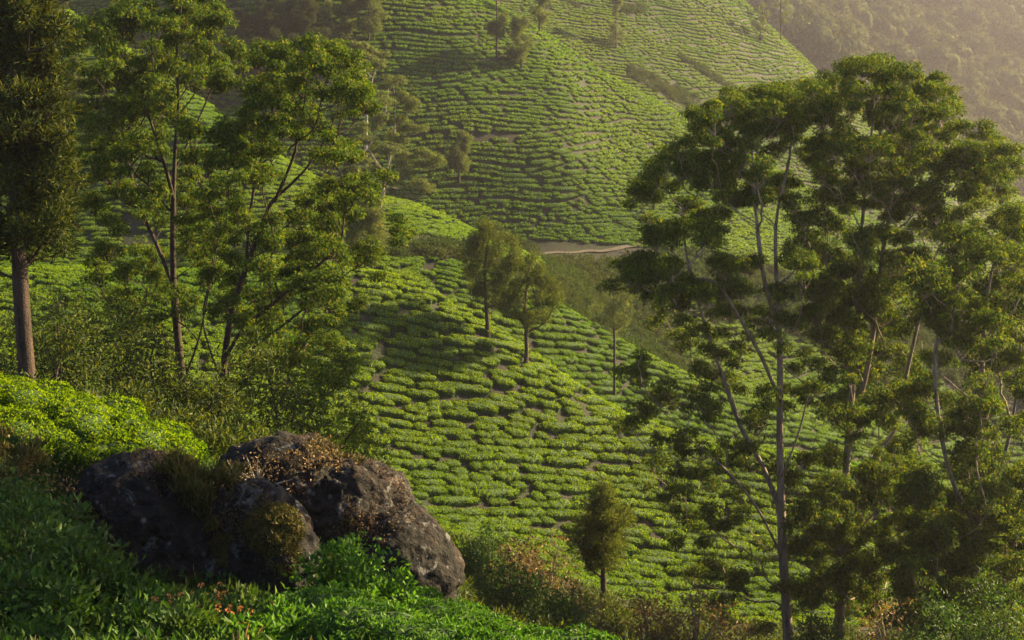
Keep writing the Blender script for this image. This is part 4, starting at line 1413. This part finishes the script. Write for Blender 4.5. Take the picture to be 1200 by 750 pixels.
# flower heads for the lantana
fl = MB()
gf = np.random.default_rng(5)
d_ = unit(gf.normal(size=(16, 3)) * [1, 1, 0.6] + [0, 0, 0.7])
leaf_geo(fl, d_ * 0.012, d_, unit(d_ + [0, 0, 1]), 0.03, 0.022)
M['petal_orange'] = leaf_mat('petal_orange', [(0.0, (0.60, 0.16, 0.03)), (0.6, (0.75, 0.28, 0.06)), (1.0, (0.85, 0.48, 0.18))], 0.25, tcol=(1, 0.9, 0.8))
M['petal_red'] = leaf_mat('petal_red', [(0.0, (0.42, 0.015, 0.010)), (1.0, (0.62, 0.04, 0.02))], 0.25, tcol=(1, 0.5, 0.5))
fl_mesh = fl.mesh('flower_head', [M['petal_orange']])
shrub('lantana_shrub', 'lantana shrub with scattered orange flowers in front of the mossy boulder', 250, 22.6, 1.9, 0.55, M['shrub'], 401, n=2600, LL=0.075, LW=0.045, flowers=(fl_mesh, None, 64), group='lantana below the boulders')
shrub('lantana_shrub', 'lantana shrub with few orange flowers below the dark sloping boulder', 180, 22.8, 1.5, 0.5, M['shrub'], 402, n=2200, LL=0.075, LW=0.045, flowers=(fl_mesh, None, 26), group='lantana below the boulders')
shrub('lantana_shrub', 'lantana shrub with pale orange flowers beside the red flower', 322, 22.4, 1.3, 0.5, M['shrub'], 403, n=1600, LL=0.075, LW=0.045, flowers=(fl_mesh, None, 34), group='lantana below the boulders')
# the single red flower
rb = stand(318, 23.0)
rtop = at(317, 739, 23.0)
rroot = empty('red_flower', rb, 'single bright red flower on a stalk among the lantana', 'flower')
b = MB()
tube(b, [rb, (rb + rtop) / 2 + [0.02, 0, 0], rtop], [0.008, 0.007, 0.005], 5)
b.build('stalk', M['shrub'], rroot, offset=rb)
b = MB()
d_ = unit(gf.normal(size=(26, 3)) * [1, 1, 0.5] + [0, -0.5, 0.5])
leaf_geo(b, rtop + d_ * 0.01, d_, unit(d_ + [0, 0, 1]), 0.085, 0.05)
b.build('petals', M['petal_red'], rroot, offset=rb)

# shaded broad-leaved shrubs on the lower left, and plants round the boulders
LEFT = [(-30, 27.2, 2.4, 1.40, 'tall dark broad-leaved shrub cut by the edge below the bright tea'), (38, 26.0, 1.9, 1.5, 'dark broad-leaved shrub against the sloping boulder, below the bright tea'),
        (88, 24.8, 1.5, 1.2, 'broad-leaved shrub overlapping the foot of the sloping boulder'), (-10, 24.0, 2.4, 1.35, 'deep shaded shrub low at the edge, in front of the tall dark one'),
        (55, 23.2, 2.0, 1.1, 'deep shaded shrub in front of the sloping boulder shrubs'), (128, 23.4, 1.4, 1.0, 'low leafy shrub beside the few-flowered lantana'),
        (20, 21.2, 2.2, 0.8, 'lowest shaded shrub by the edge of the view'), (105, 21.0, 2.0, 0.6, 'low dark shrub in front of the lantana'), (200, 20.4, 1.8, 0.45, 'low dark shrub in front of the flowering lantana')]
for k, (px, Y, w, h, lb) in enumerate(LEFT):
    shrub('leafy_shrub', lb, px, Y, w, h, M['shrub'], 420 + k, n=3400, LL=0.125, LW=0.066, group='shaded shrubs on the bank')
MIDS = [(400, 25.6, 1.5, 1.5, 'fresh green shrub in front of the largest boulder'), (446, 25.0, 1.4, 1.35, 'fresh green shrub at the rusty side of the largest boulder'), (378, 24.2, 1.2, 0.8, 'fresh green shrub at the foot of the mossy boulder'),
        (360, 21.6, 1.6, 0.6, 'low dark shrub below the pale-flowered lantana'), (290, 20.6, 1.7, 0.4, 'low dark shrub below the flowering lantana')]
for k, (px, Y, w, h, lb) in enumerate(MIDS):
    shrub('leafy_shrub', lb, px, Y, w, h, M['broad'], 440 + k, n=3000, LL=0.10, LW=0.055, group='shaded shrubs on the bank')
shrub('dry_shrub', 'twiggy dry shrub growing on top between the boulders', 300, 30.3, 1.5, 1.0, M['dry'], 451, n=420, LL=0.07, LW=0.03, stems=26, bark='bark_pale', base=at(302, 592, 30.0), sparse=1.0, puff=0.2)
shrub('dry_shrub', 'low brown withered shrub on the hump of the largest boulder', 365, 31.5, 1.3, 0.5, M['dry'], 452, n=420, LL=0.07, LW=0.03, stems=20, bark='bark_dark', base=at(372, 548, 31.3), puff=0.18)
shrub('dry_shrub', 'withered brown shrub between the dark shrubs and the bright tea bed', 30, 29.3, 2.2, 0.95, M['dry'], 453, n=900, LL=0.08, LW=0.035, stems=22)
shrub('dry_shrub', 'small yellowed shrub at the end of the bright tea bed', 95, 29.4, 1.4, 0.7, M['dry'], 454, n=600, LL=0.07, LW=0.03, stems=16)
shrub('weed_clump', 'tall green weeds at the tip of the bright tea bed', 243, 31.5, 0.9, 0.9, M['tea'], 455, n=500, LL=0.10, LW=0.03, stems=12, cat='weeds')

# scrub and saplings under the trees
SCRUB = [(66, 50, 3.0, 2.6, 'dark sapling between the dark oak and the slender eucalyptus'), (112, 53, 3.2, 3.0, 'dark bushy sapling in the shade near the slender eucalyptus'), (160, 55, 2.8, 3.0, 'dark sapling at the foot of the slender eucalyptus'),
         (196, 51, 2.2, 2.0, 'dark low shrub under the slender eucalyptus'), (240, 50, 2.6, 2.2, 'grey-green shrub between the two trunks'), (290, 52, 3.2, 3.4, 'leafy sapling under the leaning eucalyptus'), (335, 54, 3.4, 4.0, 'tall leafy sapling under the outer limbs of the leaning eucalyptus'),
         (378, 56, 3.2, 4.2, 'sunlit leafy sapling beyond the largest boulder'), (415, 60, 2.8, 3.0, 'sunlit sapling nearest the open tea slope'), (30, 55, 3.0, 2.2, 'dark shrub beside the trunk of the dark oak'), (310, 46, 2.6, 1.8, 'low shrub just over the boulders'), (270, 43, 2.2, 1.6, 'low shrub behind the tip of the bright tea bed'), (360, 45, 2.2, 1.7, 'low shrub behind the hump of the largest boulder'), (140, 46, 2.2, 1.3, 'low dark shrub just behind the bright tea bed'), (200, 44, 2.0, 1.2, 'low shrub behind the end of the bright tea bed')]
for k, (px, Y, w, h, lb) in enumerate(SCRUB):
    h = h * (1.55 if Y > 49 else 1.1)
    w = w * 1.2
    shrub('sapling', lb, px, Y, w, h, M['oak' if px < 300 else 'euc'], 470 + k, n=4200, LL=0.17, LW=0.055, puff=0.42, group='undergrowth below the eucalypts')  # left saplings get a darker leaf that stands in for the shade there
LOWER = [(575, 66, 2.6, 2.2, 'green shrub at the edge of the tea below the dark bank', 'shrub'), (606, 62, 2.4, 2.4, 'brown leafed shrub beside the dark feathery tree', 'dry'), (640, 64, 3.0, 3.2, 'larger shrub with dry orange leaves before the dark bank', 'dry'), (676, 60, 2.2, 1.5, 'dry shrub with pale dead leaves touching the dark feathery tree', 'dry'),
         (602, 56, 2.6, 1.8, 'low green shrub above the shaded tea bushes', 'shrub'), (648, 54, 2.6, 1.6, 'low green shrub in the hollow below the dry ones', 'shrub'), (760, 62, 2.6, 1.8, 'brown shrub at the foot of the slope between feathery tree and tall trunk', 'dry'), (815, 60, 3.0, 2.4, 'dry brown shrub left of the first tall trunk', 'dry'), (862, 58, 2.6, 2.2, 'dry brown shrub touching the first tall trunk', 'dry'),
         (540, 60, 2.6, 1.6, 'green shrub beside the rusty end of the largest boulder', 'shrub'), (960, 56, 2.6, 1.8, 'dark shrub between the two tall trunks', 'shrub'), (1040, 54, 3.0, 2.2, 'dry shrub beneath the dark spreading eucalyptus', 'dry'), (1100, 53, 3.2, 2.4, 'dark shrub low under the dark spreading eucalyptus', 'shrub'), (1165, 52, 3.2, 2.6, 'dark shrub in the lowest corner under the spreading eucalyptus', 'shrub')]
for k, (px, Y, w, h, lb, mt) in enumerate(LOWER):
    h = h * (1.7 if px > 900 else 1.4 if px > 740 else 1.1)
    n_ = 1500 if mt == 'dry' else 3200
    shrub('shrub', lb, px, Y, w, h, M[mt], 500 + k, n=n_, LL=0.15, LW=0.06, puff=0.36, group='scrub at the foot of the slope', bark='bark_pale' if mt == 'dry' else 'bark_dark', stems=12)
# dark feathery tree
FT = [(706,572,.5),(702,582,.7),(712,586,.7),(694,596,.9),(712,600),(722,598,.7),(686,610),(704,612,1.1),(722,612),(682,626),(700,628,1.1),(718,628),(732,604,.7),(684,642),(702,644,1.1),(722,644,.9),(694,656,.9),(712,658,.8)]
gT = np.random.default_rng(91)
oak('feathery_tree', 'dark feathery young tree with a lit orange trunk at the foot of the tea slope', 706, 72.0, [(707, 700), (707, 670), (706, 640), (706, 585)], 0, 0, 30, 0, M['shade_oak'], M['bark_dark'], 92,
    clumps=clumps_at(FT, 72.0, gT, rx=15, rz=12, spread=0.5, jit=2), r_base=0.13, pr=0.30, npuff=110, LL=0.17, LW=0.04, style='feather')
shrub('leafy_shrub', 'dark rounded shrub around the foot of the feathery tree', 708, 69.0, 2.6, 1.3, M['oak'], 540, n=3200, LL=0.15, LW=0.05, puff=0.4)

# ------------------------------------------------------------------ ground cover, grass, gully scrub, far forest
def proto_mound(w, h, n, LL, LW, seed, style='spray', puff=0.3):
    g = np.random.default_rng(seed)
    b = MB()
    m = int(max(5, 2.2 * w * w / (puff * puff) * 0.3))
    for k in range(m):
        d = unit(g.normal(size=3))
        d[2] = abs(d[2])
        puff_leaves(b, d * (0.4 + 0.5 * g.random()) * [w / 2, w / 2, h], puff * g.uniform(0.7, 1.25), max(5, n // m), LL, LW, style, g)
    return b


def scatter(n, test, g, y0, y1, px0=-60, px1=1260, power=0.0):
    """Random places on the land, even over the ground, kept where test(FIDX value, px, py, noise) holds."""
    got = []
    for _ in range(24):
        Y = y0 + (y1 - y0) * g.random(n * 3)
        px = g.uniform(px0, px1, n * 3)
        keep = g.random(n * 3) < Y / y1
        Y, px = Y[keep], px[keep]
        x = (px - CXP) / FPX * Y
        z = H(x, Y)
        fi = lookup(FIDX, x, Y)
        py = HZ - FPX * z / Y
        vis = (z / Y + 2.0 / Y + 10 / FPX >= lookup(RUNMAX, x, Y))
        nz = vnoise(np.stack([x / 5, Y / 5, x * 0], -1), 41)
        ok = vis & ((lookup(TM, x, Y) < 0.35) | (Y < 100) | (Y > 440)) & (py > -80) & (py < 830) & test(fi, px, py, nz)
        got.append(np.stack([x[ok], Y[ok], z[ok]], -1))
        if sum(len(q) for q in got) >= n:
            break
    return np.concatenate(got)[:n]


def set_out(name, label, protos, mats, pts, g, smin, smax, sink=0.1):
    n = len(pts)
    rot = np.stack([g.normal(size=n) * 0.08, g.normal(size=n) * 0.08, g.uniform(0, 6.28, n)], -1)
    sc = g.uniform(smin, smax, n)[:, None] * np.array([1, 1, 1.0]) * (1 + g.normal(size=(n, 3)) * 0.08)
    return stuff_instances(name, label, protos, mats if isinstance(mats, list) else [mats], pts - [0, 0, sink], rot, sc, g.integers(0, len(protos), n))


gs = np.random.default_rng(303)
TM = (TEA_MASK > 0).astype(float)
low = [proto_mound(0.9, 0.35, 240, 0.105, 0.055, 600 + k, puff=0.16) for k in range(3)]
pts = scatter(1500, lambda fi, px, py, nz: (px < 760), gs, 14, 42, -80, 800)
set_out('dry_stalks', 'dry stalks and yellowed weeds scattered over the shaded bank', [proto_mound(0.5, 0.5, 90, 0.11, 0.022, 610 + k, style='feather', puff=0.18) for k in range(3)], M['dry'], scatter(110, lambda fi, px, py, nz: (px < 700) & (nz > -0.1), gs, 15, 46, -80, 800), gs, 0.6, 1.3, 0.02)
set_out('ground_cover', 'low leafy ground cover on the shaded bank', low, M['shrub'], pts, gs, 0.7, 1.3, 0.05)
scr = [proto_mound(1.8, 1.1, 420, 0.17, 0.065, 620 + k, puff=0.3) for k in range(3)]
pts = scatter(1700, lambda fi, px, py, nz: (fi > FI['knoll'] + 0.6) & (fi < FI['slope_foot'] + 0.12), gs, 40, 88)
set_out('undergrowth', 'dark scrubby undergrowth in the hollow below the tea slope', scr, M['oak'], pts, gs, 0.45, 1.05)
scr2 = [proto_mound(2.0, 1.2, 200, 0.28, 0.11, 640 + k, puff=0.36) for k in range(3)]
pts = scatter(4500, lambda fi, px, py, nz: ((fi > FI['nose_back'] + 0.6) & (fi < FI['hill_foot'] + 0.1) & (px > 560) & (nz > -2) & ~((px > 628) & (px < 775) & (py > 287) & (py < 305))) | ((fi > FI['second_top']) & (fi < FI['cut_bank'] + 0.2) & (nz > -0.1)), gs, 120, 240)
set_out('gully_scrub', 'dull green scrub on the brown gully sides', scr2, M['scrub'], pts, gs, 0.35, 1.1)
pts = scatter(1800, lambda fi, px, py, nz: (fi > FI['hill_back']) & (fi < FI['ridge_crest'] + 0.2) & (px < 1100) & (nz > -2), gs, 280, 410, 640, 1260)
set_out('ridge_scrub', 'faded scrub between the tea plots of the hazy ridge', scr2, M['scrub'], pts, gs, 0.4, 1.2)
fr = []
ICO2_V, ICO2_F = ico(3)
for k in range(6):
    g = np.random.default_rng(660 + k)
    b = MB()
    hh = g.uniform(6, 11)
    for q in range(11):
        d = unit(g.normal(size=3))
        d[2] = abs(d[2]) * 1.1 - 0.2
        c = np.array([0, 0, hh * 0.55]) + d * (0.5 + 0.45 * g.random()) * [3.0, 3.0, hh * 0.42]
        r = g.uniform(1.0, 1.8)
        nn = 1 + 0.35 * fbm(ICO2_V * 1.6 + q * 5 + k * 31, 3, 70 + k)
        b.add(c + ICO2_V[:] * (r * 0.85 * nn)[:, None] * [1, 1, 0.85], ICO2_F, 0)
        puff_leaves(b, c, r, 60, 0.55, 0.28, 'spray', g, 1)
    fr.append(b)
pts = scatter(3000, lambda fi, px, py, nz: (fi > FI['wood_foot'] - 0.3), gs, 470, 1000, 560, 1320)
set_out('forest', 'dense brown-green forest fading into haze on the far mountain', fr, [M['wood_core'], M['wood_far']], pts, gs, 1.1, 3.0, 0.8)

# grass on the knoll and round the boulders
gg = np.random.default_rng(808)
gb = MB()
TUFTS = []
for (px, py, r, n) in ((232, 575, 16, 30), (222, 555, 14, 22), (245, 600, 14, 20), (262, 545, 14, 12), (205, 536, 16, 14), (330, 690, 50, 14), (20, 520, 30, 14)):
    for _ in range(n):
        TUFTS.append((px + gg.normal() * r * 0.6, py + gg.normal() * r * 0.5))
for (px, py) in TUFTS:
    p0 = at(px, py + 14, 29.0 + gg.normal() * 0.25)
    n = 60
    p = p0 + gg.normal(size=(n, 3)) * [0.07, 0.07, 0.02]
    tip = unit(gg.normal(size=(n, 3)) * [0.5, 0.5, 0.2] + [0.1, 0, 1.0])
    L = gg.uniform(0.10, 0.30, n)
    leaf_geo(gb, p, tip, unit(gg.normal(size=(n, 3))), L, 0.0075, 0, sag=0.25)
tag(gb.build('grass', M['grass']), 'dry golden grass tufts on the edge of the boulders', kind='stuff')

# the cart track in the gully
tr = []
for px, py in ((632, 301), (650, 299), (670, 298), (690, 297), (705, 297), (722, 293), (735, 291), (752, 288), (768, 287)):
    tr.append(hit(px, py, 188, 240))
tr = catmull(np.array(tr), 6)
d = unit(np.gradient(tr, axis=0) * [1, 1, 0])
nrm = np.stack([-d[:, 1], d[:, 0], d[:, 2] * 0], -1)
k = np.arange(len(tr) - 1)[:, None] * 3
vv = []
for i, p in enumerate(tr):
    for w in (-0.42, 0, 0.42):
        q = p + nrm[i] * w
        q[2] = ground(q[0], q[1]) + 0.16
        vv.append(q)
tag(MB().add(vv, np.concatenate([k + [0, 1, 4, 3], k + [1, 2, 5, 4]])).build('path', M['track'], smooth=True), kind='structure')


# unseen eucalypts added outside the frame on the sun's side to shade the bank
for k, (X, Yt, top_z, lb) in enumerate(((18.0, 35.0, 12.8, 'tall eucalyptus added outside the view to shade the boulder bank'), (18.6, 39.8, 14.2, 'second eucalyptus added outside the view to shade the bank at the edge'))):
    b0 = np.array([X, Yt, ground(X, Yt)])
    g = np.random.default_rng(700 + k)
    top = np.array([X, Yt, top_z])
    cl = []
    for q in range(64):
        d = unit(g.normal(size=3))
        cl.append((top + d * (0.2 + 0.8 * g.random() ** 0.6) * [3.4, 3.4, 4.5] - [0, 0, 3.5], 1.0, 0.6))
    grow('eucalyptus_tree', lb, 'tree', b0, [[b0, b0 * 0.5 + top * 0.5 + [0.2, 0.1, 0], top - [0, 0, 1.0]]], cl, M['euc'], M['bark_euc'], seed=710 + k, r_base=0.28, pr=0.45, npuff=80, LL=0.2, LW=0.08, split=False)
# ------------------------------------------------------------------ the air: a closed box of thin haze
def haze_box():
    x0, x1, y0, y1, z0, z1 = -1420, 1420, -95, 1120, float(_gz.min()) - 1.0, float(_gz.max()) + 36.0
    v = [(x, y, z) for z in (z0, z1) for y in (y0, y1) for x in (x0, x1)]
    f = [(0, 2, 3, 1), (4, 5, 7, 6), (0, 1, 5, 4), (2, 6, 7, 3), (0, 4, 6, 2), (1, 3, 7, 5)]
    m, nt, out = new_mat('haze_air')
    pv = nt.nodes.new('ShaderNodeVolumePrincipled')
    pv.inputs['Color'].default_value = (0.95, 0.86, 0.95, 1)
    pv.inputs['Density'].default_value = HAZE
    pv.inputs['Anisotropy'].default_value = 0.62
    nt.links.new(pv.outputs[0], out.inputs['Volume'])
    o = MB().add(v, f).build('haze', m)
    tag(o, 'thin pale haze filling the valley air', kind='stuff')
HAZE = 0.00017
haze_box()
